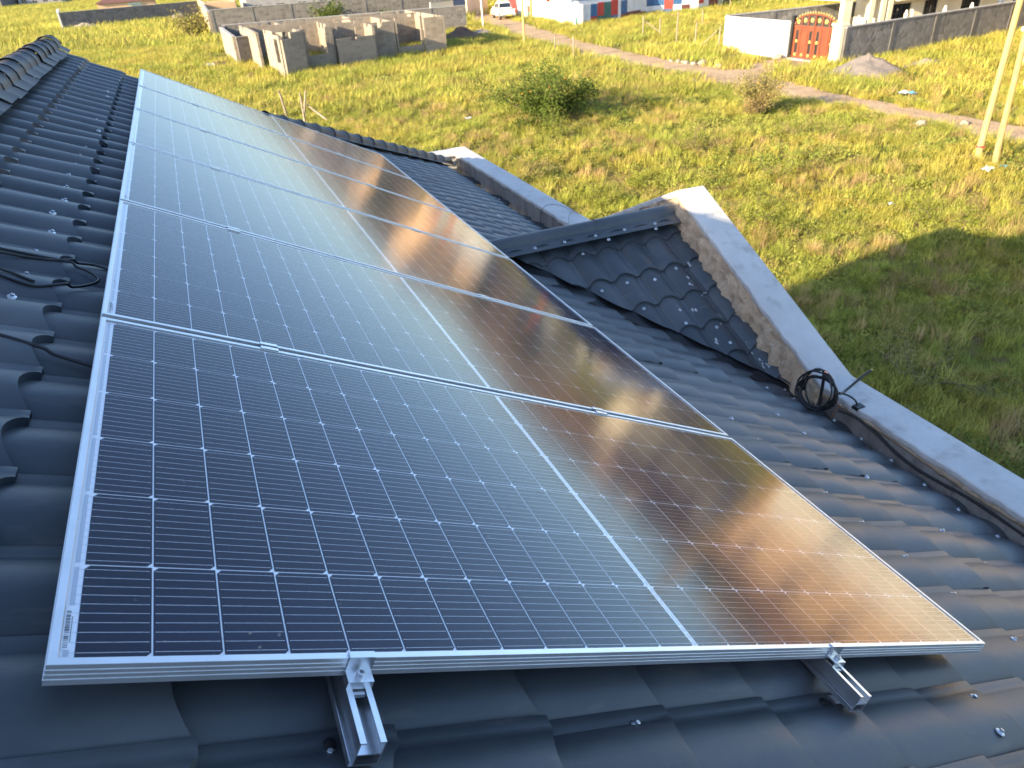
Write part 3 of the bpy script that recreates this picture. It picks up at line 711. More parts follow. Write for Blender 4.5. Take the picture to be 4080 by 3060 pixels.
# thin wires past the parapet
m = MB(); m.tube(spline([(3.99, 3.35, 4.6), (4.03, 2.9, 4.28), (4.06, 2.4, 4.0), (4.06, 1.9, 3.8), (4.03, 1.2, 3.6)], 6), .0024, 5)
tag(m.build('thin_wire', RUBBER, origin=(3.99, 3.35, 4.6)), 'thin dark wire sagging outside the gable coping', 'wire')
m = MB(); m.tube(spline([(3.60, 6.42, 4.48), (3.62, 6.40, 4.63), (3.72, 6.45, 4.66), (3.84, 6.38, 4.65), (3.93, 6.1, 4.62)], 6), .0026, 5); m.tube(spline([(3.62, 5.75, 4.63), (3.75, 6.0, 4.65), (3.90, 6.2, 4.63)], 5), .0022, 5)
tag(m.build('thin_wire', RUBBER, origin=(3.62, 6.4, 4.6)), 'bent thin wire lying across the coping beyond the gable', 'wire')
# ================================================================== GROUND, ROAD
def mat_field():
    m = mat('field_soil_and_grass', (0.21, 0.175, 0.05), 0.95, var=(0.16, (0.15, 0.155, 0.035), 0.40, 0.62), var2=(2.3, (0.15, 0.098, 0.06), 0.50, 0.66), bump=(9, 1.0, 0.12), spec=0.05)
    return m
FIELD = mat_field()
def gz(x, y):                                   # the plot falls away gently towards the house
    d = hypot(x - 3, y - 5); t = min(1, max(0, (d - 14) / 12)); return -1.3 * (1 - t * t * (3 - 2 * t))
mb = MB()
R_ = 3500; xs = [-R_, -900, -250, -100] + [-40 + 1.5 * k for k in range(60)] + [55, 80, 160, 400, 1200, R_]
mb.grid([[(x, y, gz(x, y)) for x in xs] for y in xs]); tag(mb.build('ground', FIELD, smooth=True), kind='structure')
DIRT = mat('dirt_road', (0.46, 0.335, 0.215), 0.95, var=(0.7, (0.36, 0.255, 0.16), 0.42, 0.62), var2=(5, (0.50, 0.38, 0.27), 0.55, 0.72), bump=(7, 0.9, 0.06), spec=0.05)
rows = []
cl = [(29.2, -60), (29.2, 0), (29.2, 17), (29.1, 21.5), (29.25, 25.5), (29.0, 29), (29.4, 33), (29.7, 38), (29.6, 44), (29.9, 50), (30.4, 56), (31.5, 64), (33.0, 72), (34.6, 82), (36.4, 92), (39, 106), (44, 130), (52, 170)]
hw = [1.25, 1.25, 1.25, 1.25, 1.2, 1.35, 1.85, 1.9, 1.75, 1.85, 1.9, 2.0, 2.0, 2.1, 2.6, 2.6, 2.6, 2.6]
sp = spline([(c_[0], c_[1], w_) for c_, w_ in zip(cl, hw)], 10)
ROADC = [(p.x, p.y, p.z) for p in sp]
for i, p in enumerate(sp):
    w_ = p.z; row = []
    for q, (k, z) in enumerate(((-1, .004), (-.8, .03), (-.45, .012), (-.1, .035), (.2, .03), (.5, .012), (.8, .032), (1, .004))):
        jit = .22 * nz(p.y * .9, q, 3) if q in (0, 7) else 0
        row.append((p.x + k * w_ + jit, p.y, z + .012 * nz(p.y * .7, q * 2.0, 5)))
    rows.append(row)
mb = MB(); mb.grid(rows); tag(mb.build('dirt_road', DIRT, smooth=True), kind='structure')
def on_road(x, y, m=0.0):
    best = 9
    for p in ROADC:
        if abs(p[1] - y) < 3: 
            d = abs(x - p[0]) - p[2]
            if abs(p[1] - y) < 1.2: best = min(best, d)
    return best < m

# ================================================================== GRASS AND LOW PLANTS
def grass_mat(name, a, b, c_, tr=0.35):
    m = mat(name, a, 0.7, var=(0.22, b, 0.40, 0.60), var2=(1.3, c_, 0.52, 0.70), rand=0.28, trans=tr, spec=0.12); return m
GR1 = grass_mat('yellow_green_grass', (0.47, 0.41, 0.09), (0.33, 0.36, 0.07), (0.50, 0.385, 0.145))
GR2 = grass_mat('low_green_herbs', (0.22, 0.29, 0.06), (0.33, 0.335, 0.075), (0.36, 0.31, 0.10))
GR3 = grass_mat('dry_straw_grass', (0.48, 0.34, 0.15), (0.40, 0.31, 0.12), (0.46, 0.30, 0.18))
GR4 = grass_mat('acacia_leaf', (0.16, 0.21, 0.035), (0.24, 0.25, 0.045), (0.11, 0.15, 0.03))
def tuft_mesh(name, m, n, h, r, wid, lean, seed):
    rg = random.Random(seed); v = []; f = []
    for q in range(n):
        a = rg.uniform(0, 2 * pi); d = r * sqrt(rg.random()); x, y = d * cos(a), d * sin(a); hh = h * rg.uniform(.5, 1.1); b_ = rg.uniform(0, 2 * pi) * .5 + a
        l = lean * rg.uniform(.3, 1.2) * hh; w_ = wid * rg.uniform(.6, 1.3); tx, ty = -sin(b_) * w_, cos(b_) * w_; i = len(v)
        v += [(x - tx, y - ty, 0), (x + tx, y + ty, 0), (x + cos(b_) * l * .35 - tx * .8, y + sin(b_) * l * .35 - ty * .8, hh * .6), (x + cos(b_) * l * .35 + tx * .8, y + sin(b_) * l * .35 + ty * .8, hh * .6), (x + cos(b_) * l, y + sin(b_) * l, hh)]
        f += [(i, i + 1, i + 3, i + 2), (i + 2, i + 3, i + 4)]
    return new_mesh(name, v, f, m)
def herb_mesh(name, m, n, h, r, ls, seed, flat=0.6):
    rg = random.Random(seed); v = []; f = []
    for q in range(n):
        a = rg.uniform(0, 2 * pi); d = r * rg.random() ** .6; top = h * (1 - (d / r) ** 2 * .7) * (0.7 + .5 * nz(cos(a) * d * 5, sin(a) * d * 5, seed)); z = max(.01, top * (1 - rg.random() ** 2 * .8))
        c_ = Vector((d * cos(a), d * sin(a), z)); nn = Vector((rg.gauss(0, flat), rg.gauss(0, flat), 1)).normalized(); t1 = nn.orthogonal().normalized(); t1.rotate(Matrix.Rotation(rg.uniform(0, 6.28), 3, nn)); t2 = nn.cross(t1)
        s1 = ls * rg.uniform(.6, 1.4); i = len(v); v += [tuple(c_ - t1 * s1), tuple(c_ + t2 * s1 * .45), tuple(c_ + t1 * s1), tuple(c_ - t2 * s1 * .45)]; f.append((i, i + 1, i + 2, i + 3))
    return new_mesh(name, v, f, m)
def outside(x, y):
    if x < 4.3 and y < 10.6 and x > -6: return False
    if on_road(x, y, -.25 + .3 * nz(x, y, 1)): return False
    if 31 < x < 36.9 and 36.2 < y < 39.6 and nz(x * 1.5, y * 1.5, 9) < .12: return False
    if x > 37.3 and y > 35.4 + .147 * (x - 37): return y > 49
    if 34.0 < x < 38.8 and 29.8 < y < 34.2 and (Vector((x, y)) - Vector((35.5, 31.8))).length < 1.9: return False
    return True
SECT = (radians(-24), radians(80))
def scatter(n_per, dmin, dmax, seed, thr=None, sc=(0.7, 1.3), zs=1.0):
    rg = random.Random(seed); area = (SECT[1] - SECT[0]) / 2 * (dmax ** 2 - dmin ** 2); out = []
    for q in range(int(n_per * area)):
        d = sqrt(rg.uniform(dmin ** 2, dmax ** 2)); a = rg.uniform(*SECT); x, y = CAM.x + d * sin(a), CAM.y + d * cos(a)
        if not outside(x, y): continue
        if thr is not None:
            k = nz(x * thr[0], y * thr[0], seed) + .5 * nz(x * thr[0] * 3.1, y * thr[0] * 3.1, seed)
            if k < thr[1]: continue
        out.append((x, y, gz(x, y), rg.uniform(*sc), rg.uniform(0, 6.283)))
    return out
def instancer(name, pts, src, label, cat='grass'):
    me = bpy.data.meshes.new(name); me.from_pydata([p[:3] for p in pts], [], [])
    a = me.attributes.new('scl', 'FLOAT', 'POINT'); a.data.foreach_set('value', [p[3] for p in pts])
    a = me.attributes.new('rot', 'FLOAT_VECTOR', 'POINT'); a.data.foreach_set('vector', [c_ for p in pts for c_ in (0, 0, p[4])])
    o = bpy.data.objects.new(name, me); COL.objects.link(o); tag(o, label, cat, kind='stuff')
    ng = bpy.data.node_groups.new(name, 'GeometryNodeTree')
    ng.interface.new_socket('Geometry', in_out='INPUT', socket_type='NodeSocketGeometry'); ng.interface.new_socket('Geometry', in_out='OUTPUT', socket_type='NodeSocketGeometry')
    N = ng.nodes; L = ng.links; gi = N.new('NodeGroupInput'); go = N.new('NodeGroupOutput'); ip = N.new('GeometryNodeInstanceOnPoints'); oi = N.new('GeometryNodeObjectInfo'); oi.inputs['Object'].default_value = src; oi.inputs['As Instance'].default_value = True
    na = N.new('GeometryNodeInputNamedAttribute'); na.data_type = 'FLOAT'; na.inputs[0].default_value = 'scl'
    nb = N.new('GeometryNodeInputNamedAttribute'); nb.data_type = 'FLOAT_VECTOR'; nb.inputs[0].default_value = 'rot'
    L.new(gi.outputs[0], ip.inputs['Points']); L.new(oi.outputs['Geometry'], ip.inputs['Instance']); L.new(nb.outputs[0], ip.inputs['Rotation']); L.new(na.outputs[0], ip.inputs['Scale']); L.new(ip.outputs[0], go.inputs[0])
    md = o.modifiers.new('scatter', 'NODES'); md.node_group = ng; return o
def src(name, me, loc, label):
    loc = (loc[0], loc[1], gz(loc[0], loc[1]))
    o = link(name, me, None, Matrix.Translation(loc)); tag(o, label, 'grass', kind='stuff'); return o
s_a = src('grass_tuft', tuft_mesh('tuft_a', GR1, 80, .30, .26, .006, .85, 1), (12.0, 14.0, 0), 'tuft of yellow green grass in the field')
s_b = src('herb_clump', herb_mesh('herb_b', GR2, 130, .26, .36, .030, 2), (14.5, 13.0, 0), 'clump of low green herbs in the field')
s_c = src('straw_tuft', tuft_mesh('tuft_c', GR3, 60, .42, .20, .004, .6, 3), (16.5, 16.0, 0), 'tuft of dry straw-coloured grass in the field')
s_d = src('grass_clump', tuft_mesh('tuft_d', GR1, 70, .55, .75, .016, .8, 4), (20, 66, 0), 'broad clump of field grass beyond the unfinished house')
s_e = src('herb_clump', herb_mesh('herb_e', GR2, 90, .42, .85, .07, 5), (17, 52, 0), 'broad clump of green herbs in front of the unfinished house')
s_f = src('grass_clump', tuft_mesh('tuft_f', GR1, 60, 1.0, 2.6, .05, .8, 6), (-12, 120, 0), 'broad patch of far field grass')
s_g = src('scrub_clump', herb_mesh('herb_g', GR4, 260, .55, .62, .035, 8), (18.6, 18.0, 0), 'mounded clump of field scrub')
near = scatter(9, 8, 26, 21, (.45, -.36), (.5, 1.2)) + scatter(5.5, 26, 45, 22, (.4, -.36), (.7, 1.4))
near += scatter(4, 8, 24, 29, None, (.5, 1.0))
instancer('field_grass', near, s_a, 'short yellow green grass covering the near field')
instancer('field_herbs', scatter(7, 8, 26, 23, (.55, .02), (.5, 1.4)) + scatter(3.5, 26, 48, 24, (.45, .0), (.7, 1.7)), s_b, 'low leafy green plants growing among the grass')
instancer('field_scrub', scatter(.22, 9, 50, 31, (.2, -.1), (.5, 1.5)), s_g, 'mounded green scrub dotted over the field')
instancer('field_straw', scatter(3.0, 8, 50, 25, (.3, .10), (.6, 1.25)), s_c, 'dry straw-coloured grass patches in the field')
instancer('mid_field_grass', scatter(1.5, 42, 100, 26, (.12, -.45), (.7, 1.2)), s_d, 'grass of the middle field around the dirt road')
instancer('mid_field_herbs', scatter(.5, 42, 100, 27, (.12, .0), (.6, 1.1)), s_e, 'green herb patches of the middle field')
instancer('far_field_grass', scatter(.16, 95, 300, 28, None, (.6, 1.1)), s_f, 'far field grass up to the boundary walls')

# ================================================================== SHRUBS AND TREES
BARK = mat('grey_brown_bark', (0.13, 0.095, 0.065), 0.9, var=(9, (0.075, 0.055, 0.04), 0.4, 0.65), bump=(30, 0.6, 0.01))
FLOWER = mat('orange_flower', (0.7, 0.27, 0.03), 0.6)
def branchy(base, h, spread, n, seed, r0=.03, up=0.6):
    rg = random.Random(seed); br = []; tips = []
    for q in range(n):
        a = 2 * pi * q / n + rg.uniform(-.4, .4); el = rg.uniform(up - .25, up + .3); p = Vector(base); d = Vector((cos(a) * cos(el), sin(a) * cos(el), sin(el))); pts = [p.copy()]; L_ = h * rg.uniform(.7, 1.15) / max(.45, sin(el)) * .8
        L_ = min(L_, spread * 1.3)
        for k in range(5):
            d = (d + Vector((rg.gauss(0, .18), rg.gauss(0, .18), rg.gauss(.02, .12)))).normalized(); p = p + d * L_ / 5; p.z = max(p.z, .05); pts.append(p.copy())
            if k >= 1:
                e = (d + Vector((rg.gauss(0, .7), rg.gauss(0, .7), rg.gauss(.15, .4)))).normalized(); q2 = [p.copy(), p + e * L_ * .16, p + (e + Vector((0, 0, .2))) * L_ * rg.uniform(.22, .36)]; br.append((q2, r0 * .35)); tips += [q2[1], q2[2]]
        br.append((pts, r0)); tips += pts[2:]
    return br, tips
def leaves(pts, n, sig, ls, seed, asp=.45, zmin=.02, up=.8):
    rg = random.Random(seed); mb = MB()
    for q in range(n):
        c_ = rg.choice(pts); c_ = Vector(c_) + Vector((rg.gauss(0, sig), rg.gauss(0, sig), rg.gauss(0, sig * .7)))
        if c_.z < zmin: c_.z = zmin + rg.random() * .1
        nn = Vector((rg.gauss(0, 1), rg.gauss(0, 1), rg.gauss(up, .7))).normalized(); t1 = nn.orthogonal().normalized(); t1.rotate(Matrix.Rotation(rg.uniform(0, 6.28), 3, nn)); t2 = nn.cross(t1); s1 = ls * rg.uniform(.6, 1.4)
        mb.poly([c_ - t1 * s1, c_ + t2 * s1 * asp, c_ + t1 * s1, c_ - t2 * s1 * asp])
    return mb
def shrub(name, base, h, spread, n, nl, ls, sig, m, label, cat, seed, r0=.03, up=.6, group=None, flowers=0):
    g0 = gz(base[0], base[1]); t = empty(name, (base[0], base[1], g0), label, cat, group); br, tips = branchy((0, 0, 0), h, spread, n, seed, r0, up)
    off = Vector((base[0], base[1], g0)); br = [([q + off for q in pts], r) for pts, r in br]; tips = [q + off for q in tips]
    mb = MB()
    for pts, r in br: mb.tube(pts, [r * (1 - .75 * k / (len(pts) - 1)) for k in range(len(pts))], 5, cap=False)
    mb.build('trunk' if cat == 'tree' else 'stems', BARK, t)
    leaves(tips, nl, sig, ls, seed + 1, zmin=g0 + .02).build('crown' if cat == 'tree' else 'foliage', m, t)
    if flowers:
        rg = random.Random(seed + 9); fb = MB()
        for q in range(flowers):
            c_ = Vector(rg.choice(tips)) + Vector((rg.gauss(0, .2), rg.gauss(0, .2), rg.gauss(-.1, .2))); c_.z = max(g0 + .2, c_.z); fb.lathe(c_, (rg.gauss(0, 1), rg.gauss(0, 1), 1), [(.015, 0), (.05, .02), (.02, .03)], 6)
        fb.build('blossoms', FLOWER, t)
    return t
DKG = grass_mat('dark_green_shrub_leaf', (0.09, 0.145, 0.028), (0.14, 0.18, 0.035), (0.17, 0.18, 0.045), .3)
SPK = grass_mat('sparse_olive_leaf', (0.20, 0.19, 0.06), (0.24, 0.20, 0.075), (0.28, 0.21, 0.10), .3)
shrub('round_bush', (15.9, 32.3, 0), 1.5, 2.5, 20, 15000, .062, .24, DKG, 'rounded dark green bush standing alone in the field beyond the parapet', 'bush', 41, .035, .55, flowers=14)
shrub('low_acacia', (18.3, 30.4, 0), .65, 1.3, 9, 1500, .035, .10, GR4, 'low spreading bright green shrub to the right of the dark round bush', 'shrub', 42, .025, .35)
shrub('low_acacia', (14.6, 28.2, 0), .55, 1.2, 8, 1300, .035, .10, GR4, 'low spreading shrub in front of the dark round bush', 'shrub', 43, .025, .3)
shrub('roadside_tree', (24.0, 26.85, 0), 3.1, 1.15, 10, 5200, .045, .20, SPK, 'thin wispy young tree with brownish foot beside the dirt road', 'tree', 44, .035, 1.15, flowers=6)
shrub('dry_shrub', (23.3, 26.6, 0), .8, .7, 9, 1300, .03, .12, GR3, 'dry straw-coloured scrub at the foot of the thin roadside tree', 'shrub', 45, .015, .9)
shrub('low_acacia', (24.9, 27.0, 0), .6, .6, 8, 900, .04, .12, DKG, 'dark green low shrub right beside the thin roadside tree', 'shrub', 46, .02, .5)
rg = random.Random(77)
LOW = [(19.0, 19.6, 'feathery low shrub in the middle of the field, left of the leaning poles'), (21.3, 20.4, 'low feathery shrub on the field nearest the leaning poles'), (16.2, 17.5, 'low feathery green shrub beyond the gable apex'), (13.6, 15.6, 'low green shrub right behind the gable coping'), (18.1, 23.4, 'low spreading shrub between the round bush and the road'), (22.6, 22.9, 'low spreading shrub below the thin roadside tree'), (13.0, 21.5, 'low shrub beyond the far parapet corner'), (11.8, 24.6, 'low shrub at left in the near field beyond the hip ridge'), (16.6, 12.0, 'low shrub at the edge of the house shadow'), (13.2, 8.3, 'shaded low shrub close to the near parapet'), (20.6, 14.0, 'low leafy shrub between house shadow and poles')]
for q, (x, y, lb) in enumerate(LOW):
    shrub('low_acacia', (x, y, 0), rg.uniform(.4, .75), rg.uniform(.8, 1.4), 8, 1500, .028, .10, rg.choice((GR4, GR4, GR2, SPK)), lb, 'shrub', 50 + q * 3, .018, .35)
shrub('wall_climber', (17.9, 97.3, 0), 3.2, 2.2, 8, 1200, .16, .35, DKG, 'leafy shrub growing against the long grey wall behind the unfinished house', 'shrub', 91, .05, 1.0)
shrub('wall_shrub', (24.6, 97.6, 0), 2.2, 1.0, 6, 500, .14, .3, DKG, 'smaller shrub at the right end of the long grey wall', 'shrub', 92, .05, 1.0)
shrub('wall_shrub', (2.6, 101.5, 0), 2.6, 2.2, 8, 900, .16, .35, SPK, 'yellow green shrub at the corner of the lit wall end', 'shrub', 93, .05, .9)
# trees of the neighbourhood, cut off by the top of the frame, mirrored in the panels
TREEG = grass_mat('town_tree_leaf', (0.05, 0.08, 0.02), (0.08, 0.10, 0.025), (0.10, 0.11, 0.03), .25)
def tall_tree(base, h, cr, label, seed):
    t = empty('shade_tree', base, label, 'tree', 'trees among the houses'); rg = random.Random(seed); b = Vector(base); mb = MB(); tips = []
    top = b + Vector((rg.gauss(0, .4), rg.gauss(0, .4), h * .55)); mb.tube([b, b + Vector((.1, 0, h * .25)), top], [.26, .2, .14], 8)
    for q in range(9):
        a = q * 2.4 + rg.random(); e = top + Vector((cos(a) * cr * rg.uniform(.4, .95), sin(a) * cr * rg.uniform(.4, .95), h * rg.uniform(.05, .40))); s0 = b + (top - b) * rg.uniform(.55, 1); mid = (s0 + e) / 2 + Vector((0, 0, .3)); mb.tube([s0, mid, e], [.1, .06, .02], 5); tips += [mid, e, e, (mid + e) / 2]
    mb.build('trunk', BARK, t); leaves(tips, 1500, cr * .26, .17, seed + 1, .6).build('crown', TREEG, t); return t
# ================================================================== BUILDINGS AND WALLS ROUND THE FIELD
STONE = mat_blocks('dark_rubble_stone', (0.085, 0.085, 0.088), (0.27, 0.265, 0.26), (0.19, 0.185, 0.18), 0.42, 'rubble')
BLOCK = mat_blocks('grey_tan_cut_stone', (0.185, 0.153, 0.118), (0.31, 0.26, 0.20), (0.28, 0.24, 0.19), 0.30, 'brick', .012)
BLOCKD = mat_blocks('dark_quarry_stone', (0.085, 0.08, 0.076), (0.19, 0.175, 0.16), (0.19, 0.175, 0.155), 0.34, 'brick', .014)
CREAM = mat('cream_plaster', (0.72, 0.64, 0.47), 0.85, var=(1.2, (0.66, 0.58, 0.42), 0.4, 0.65))
WHITEP = mat('white_wall_paint', (0.78, 0.74, 0.66), 0.8, var=(0.8, (0.70, 0.65, 0.56), 0.45, 0.68))
PINKP = mat('pale_ochre_plaster', (0.64, 0.43, 0.25), 0.85, var=(0.9, (0.56, 0.37, 0.21), 0.4, 0.65))
CONC = mat('grey_concrete', (0.34, 0.33, 0.32), 0.9, var=(1.4, (0.26, 0.25, 0.24), 0.42, 0.66))
PIER = mat('weathered_pier', (0.17, 0.163, 0.155), 0.9, var=(1.4, (0.12, 0.115, 0.11), 0.42, 0.66))
WGLASS = mat('dark_window_glass', (0.02, 0.025, 0.03), 0.06, 0.0, spec=0.7)
DARKM = mat('dark_metal', (0.03, 0.03, 0.033), 0.45, 0.4)
ROOFR = mat('brown_roof_sheet', (0.17, 0.075, 0.05), 0.6, var=(1.5, (0.13, 0.06, 0.045), 0.4, 0.6))
ROOFB = mat('blue_grey_roof_sheet', (0.20, 0.24, 0.30), 0.5, 0.2, var=(1.2, (0.26, 0.29, 0.34), 0.4, 0.6))
TURQ = mat('turquoise_paint', (0.20, 0.42, 0.48), 0.5)
def wall_with_openings(a, b, t, h, ops, m, parent, name='wall', z0=0.0):
    """upright slab from a to b with rectangular openings (s0, s1, z0, z1) cut through"""
    a = Vector(a); b = Vector(b); d = (b - a); L_ = d.length; d.normalize()
    cuts = sorted(set([0, L_] + [x for o in ops for x in o[:2]])); zc_ = sorted(set([z0, h] + [x for o in ops for x in o[2:4]]))
    mb = MB()
    for i in range(len(cuts) - 1):
        run = None
        for k in range(len(zc_) - 1):
            s0, s1, q0, q1 = cuts[i], cuts[i + 1], zc_[k], zc_[k + 1]; c_ = ((s0 + s1) / 2, (q0 + q1) / 2)
            hole = any(o[0] <= c_[0] <= o[1] and o[2] <= c_[1] <= o[3] for o in ops)
            if hole:
                if run: mb.seg(a + d * s0, a + d * s1, t, run[0], run[1]); run = None
            else: run = (run[0], q1) if run else (q0, q1)
        if run: mb.seg(a + d * cuts[i], a + d * cuts[i + 1], t, run[0], run[1])
    return mb.build(name, m, parent)
def boundary(name, pts, h, t, m, label, cap=CONC, post=None, group=None, pier=.10):
    e = empty(name, (*pts[0], 0), label, 'wall', group)
    for i in range(len(pts) - 1):
        mb = MB(); mb.seg(pts[i], pts[i + 1], t, 0, h); mb.build('stone_face' if m in (STONE, BLOCK, BLOCKD) else 'plaster_face', m, e)
        mb = MB(); mb.seg(pts[i], pts[i + 1], t + .08, h, h + .06); mb.build('coping', cap, e)
        if post:
            a = Vector(pts[i]); b = Vector(pts[i + 1]); n_ = int((b - a).length / post)
            for q in range(n_ + 1):
                c_ = a + (b - a).normalized() * min(q * post + .15, (b - a).length - .15); d = (b - a).normalized() * .15
                mb = MB(); mb.seg(c_ - d, c_ + d, t + 2 * pier, 0, h - .004); mb.build('pier', PIER if cap is CONC else cap, e)
    return e
# --- low range of hills, unseen, added to give the panels a brown reflection
HILLM = mat('dry_hillside', (0.30, 0.185, 0.095), 0.95, var=(0.004, (0.24, 0.165, 0.08), 0.4, 0.6), var2=(0.015, (0.15, 0.105, 0.055), 0.5, 0.68), spec=0.05)
rows = []
for q in range(61):
    az = radians(-25 + 125 * q / 60); hh = 70 + 62 * min(1, max(0, (q - 17) / 14)) + 34 * nz(q * .17, 3, 1) + 16 * nz(q * .55, 1, 2)
    rows.append([(d_ * sin(az), d_ * cos(az), z_) for d_, z_ in ((1550, -2), (1680, hh * .28), (1800, hh * .62 + 5 * nz(q * .9, 4, 4)), (1920, hh * .9), (2000, hh), (2150, hh * .8), (2500, -5))])
mb = MB(); mb.grid(rows); tag(mb.build('reflection_hills', HILLM, smooth=True, fix=True), kind='structure')
# --- gate compound on the right
wl_ = boundary('white_wall', [(37.0, 40.0), (37.0, 46.6)], 2.15, .22, WHITEP, 'sunlit white plastered wall to the left of the ornate gate', cap=WHITEP)
boundary('stone_wall', [(36.95, 35.4), (58.5, 38.55)], 2.08, .24, STONE, 'dark stone boundary wall running right from the gate pillar', post=4.4, pier=.03)
boundary('stone_wall', [(37.15, 46.75), (58.0, 46.9)], 2.2, .24, STONE, 'dark stone wall at the back of the gated compound, behind the white wall', post=4.0, pier=.03)
boundary('white_wall', [(37.0, 6.0), (37.0, 23.75)], 2.2, .24, WHITEP, 'sunlit white wall cut by the right edge of the frame behind the leaning poles', cap=WHITEP)
p = empty('gate_pillar', (36.95, 35.75, 0), 'cream plastered gate pillar at the right of the ornate gate', 'pillar')
mb = MB(); mb.box(36.72, 37.2, 35.42, 36.12, 0, 2.2); mb.build('shaft', CREAM, p, bevel=.02); mb = MB(); mb.box(36.66, 37.26, 35.36, 36.18, 2.2, 2.3); mb.build('cap', CREAM, p)
GATE = mat('brown_orange_gate_paint', (0.18, 0.052, 0.024), 0.45, var=(2, (0.14, 0.04, 0.02), 0.4, 0.6))
GOLD = mat('gold_paint', (0.75, 0.52, 0.14), 0.35, 0.5)
gt = empty('ornate_gate', (37.12, 37.9, 0), 'orange-brown metal gate with arched top and gold ornaments', 'gate')
GX, GY0, GY1 = 37.12, 36.2, 39.75
def garch(y): return 2.05 + .62 * max(0.0, 1 - ((y - (GY0 + GY1) / 2) / ((GY1 - GY0) / 2)) ** 2) ** .5
for lf, (y0, y1) in enumerate(((GY0, 37.965), (37.985, GY1))):
    mb = MB(); n_ = 12
    rowa = [(GX, y0 + (y1 - y0) * q / n_, 2.02) for q in range(n_ + 1)]
    mb.box(GX - .03, GX + .03, y0, y1, .12, .2); mb.box(GX - .03, GX + .03, y0, y1, 1.9, 2.02)
    for q in range(4):
        yy = y0 + (y1 - y0) * q / 3; mb.box(GX - .035, GX + .035, max(y0, yy - .04), min(y1, yy + .04), .1, garch(min(max(yy, y0 + .05), y1 - .05)))
    lfo = mb.build('leaf_frame', GATE, gt)
    mb = MB(); mb.tube([(GX, y0 + (y1 - y0) * q / n_, garch(y0 + (y1 - y0) * q / n_)) for q in range(n_ + 1)], .05, 6); mb.build('arch_bar', GATE, lfo, smooth=True)
    for q in range(3):
        a_ = y0 + (y1 - y0) * q / 3 + .045; b_ = y0 + (y1 - y0) * (q + 1) / 3 - .045
        mid = (a_ + b_) / 2
        mb = MB()
        if q == 1 - 0 * lf:
            mb.box(GX - .012, GX + .012, a_, b_, .2, 1.9)
        else:
            mb.box(GX - .012, GX + .012, a_, mid - .11, .2, 1.9); mb.box(GX - .012, GX + .012, mid + .11, b_, .2, 1.9); mb.box(GX - .012, GX + .012, mid - .11, mid + .11, .2, .42); mb.box(GX - .012, GX + .012, mid - .11, mid + .11, 1.72, 1.9); mb.box(GX - .012, GX + .012, mid - .11, mid + .11, 1.02, 1.16)
            d = MB(); d.box(GX + .03, GX + .04, mid - .11, mid + .11, .42, 1.72); d.build('dark_slot', DARKM, lfo)
        mb.build('panel', GATE, lfo)
        for zz in ([.3, 1.09] if q != 1 else [.3]):
            d = MB(); d.lathe((GX - .015, mid, zz), (-1, 0, 0), [(.10, 0), (.09, .02), (.03, .035)], 8); d.build('gold_rosette', GOLD, lfo)
        d = MB()
        for k in range(4): yy = a_ + (b_ - a_) * (k + .5) / 4; d.tube([(GX, yy, 2.0), (GX, yy, garch(yy) - .03)], .012, 4)
        d.build('arch_bars', DARKM, lfo)
        d = MB(); d.lathe((GX - .02, mid, (2.02 + garch(mid)) / 2), (-1, 0, 0), [(.14, 0), (.12, .02), (.04, .03)], 8); d.build('gold_rosette', GOLD, lfo)
    for q in range(8):
        yy = y0 + (y1 - y0) * (q + .5) / 8; d = MB(); d.lathe((GX, yy, garch(yy) + .04), (0, 0, 1), [(.03, 0), (.055, .04), (.02, .1), (.004, .17)], 6); d.build('gold_spike', GOLD, lfo)
mb = MB(); mb.box(36.98, 37.22, 39.78, 39.98, 0, 2.55); mb.build('hinge_post', DARKM, gt)
mb = MB(); mb.box(36.85, 37.3, 36.15, 39.8, 0, .09); mb.build('threshold', CONC, gt)
mb = MB(); rows = []
for q in range(9):
    x = 31.0 + (36.7 - 31.0) * q / 8; k = .3 + .7 * q / 8
    rows.append([(x, 38 - 3.4 + .5 * k + .4 * nz(q * .9, 1, 1), .006), (x, 37.3, .03 + .02 * nz(q, 3, 3)), (x, 38.6, .03 + .02 * nz(q, 5, 3)), (x, 38 + 2.9 - .6 * k + .4 * nz(q * .8, 2, 1), .006)])
mb.grid(rows); tag(mb.build('driveway', DIRT, smooth=True), kind='structure')
# --- house in that compound
ch = empty('cream_house', (52, 47.5, 0), 'cream house with veranda columns and white balusters behind the stone wall', 'house')
wall_with_openings((49.0, 43.6), (60.5, 43.6), .22, 6.2, [(.35, 2.3, .9, 2.15), (3.6, 5.0, 1.0, 2.2), (7.5, 9.6, .9, 2.3), (.6, 2.2, 3.9, 5.2), (4, 5.6, 3.9, 5.2), (7.5, 9.2, 3.9, 5.2)], CREAM, ch)
for (s0, s1, q0, q1) in ((.35, 2.3, .9, 2.15), (3.6, 5.0, 1.0, 2.2), (7.5, 9.6, .9, 2.3), (.6, 2.2, 3.9, 5.2), (4, 5.6, 3.9, 5.2), (7.5, 9.2, 3.9, 5.2)):
    mb = MB(); mb.box(49 + s0, 49 + s1, 43.6, 43.64, q0, q1); wdw = mb.build('window', WGLASS, ch)
    mb = MB()
    for k in range(5): xx = 49 + s0 + (s1 - s0) * (k + .5) / 5; mb.box(xx - .02, xx + .02, 43.54, 43.58, q0, q1)
    mb.box(49 + s0, 49 + s1, 43.53, 43.575, (q0 + q1) / 2 - .02, (q0 + q1) / 2 + .02); mb.build('bars', DARKM, wdw)
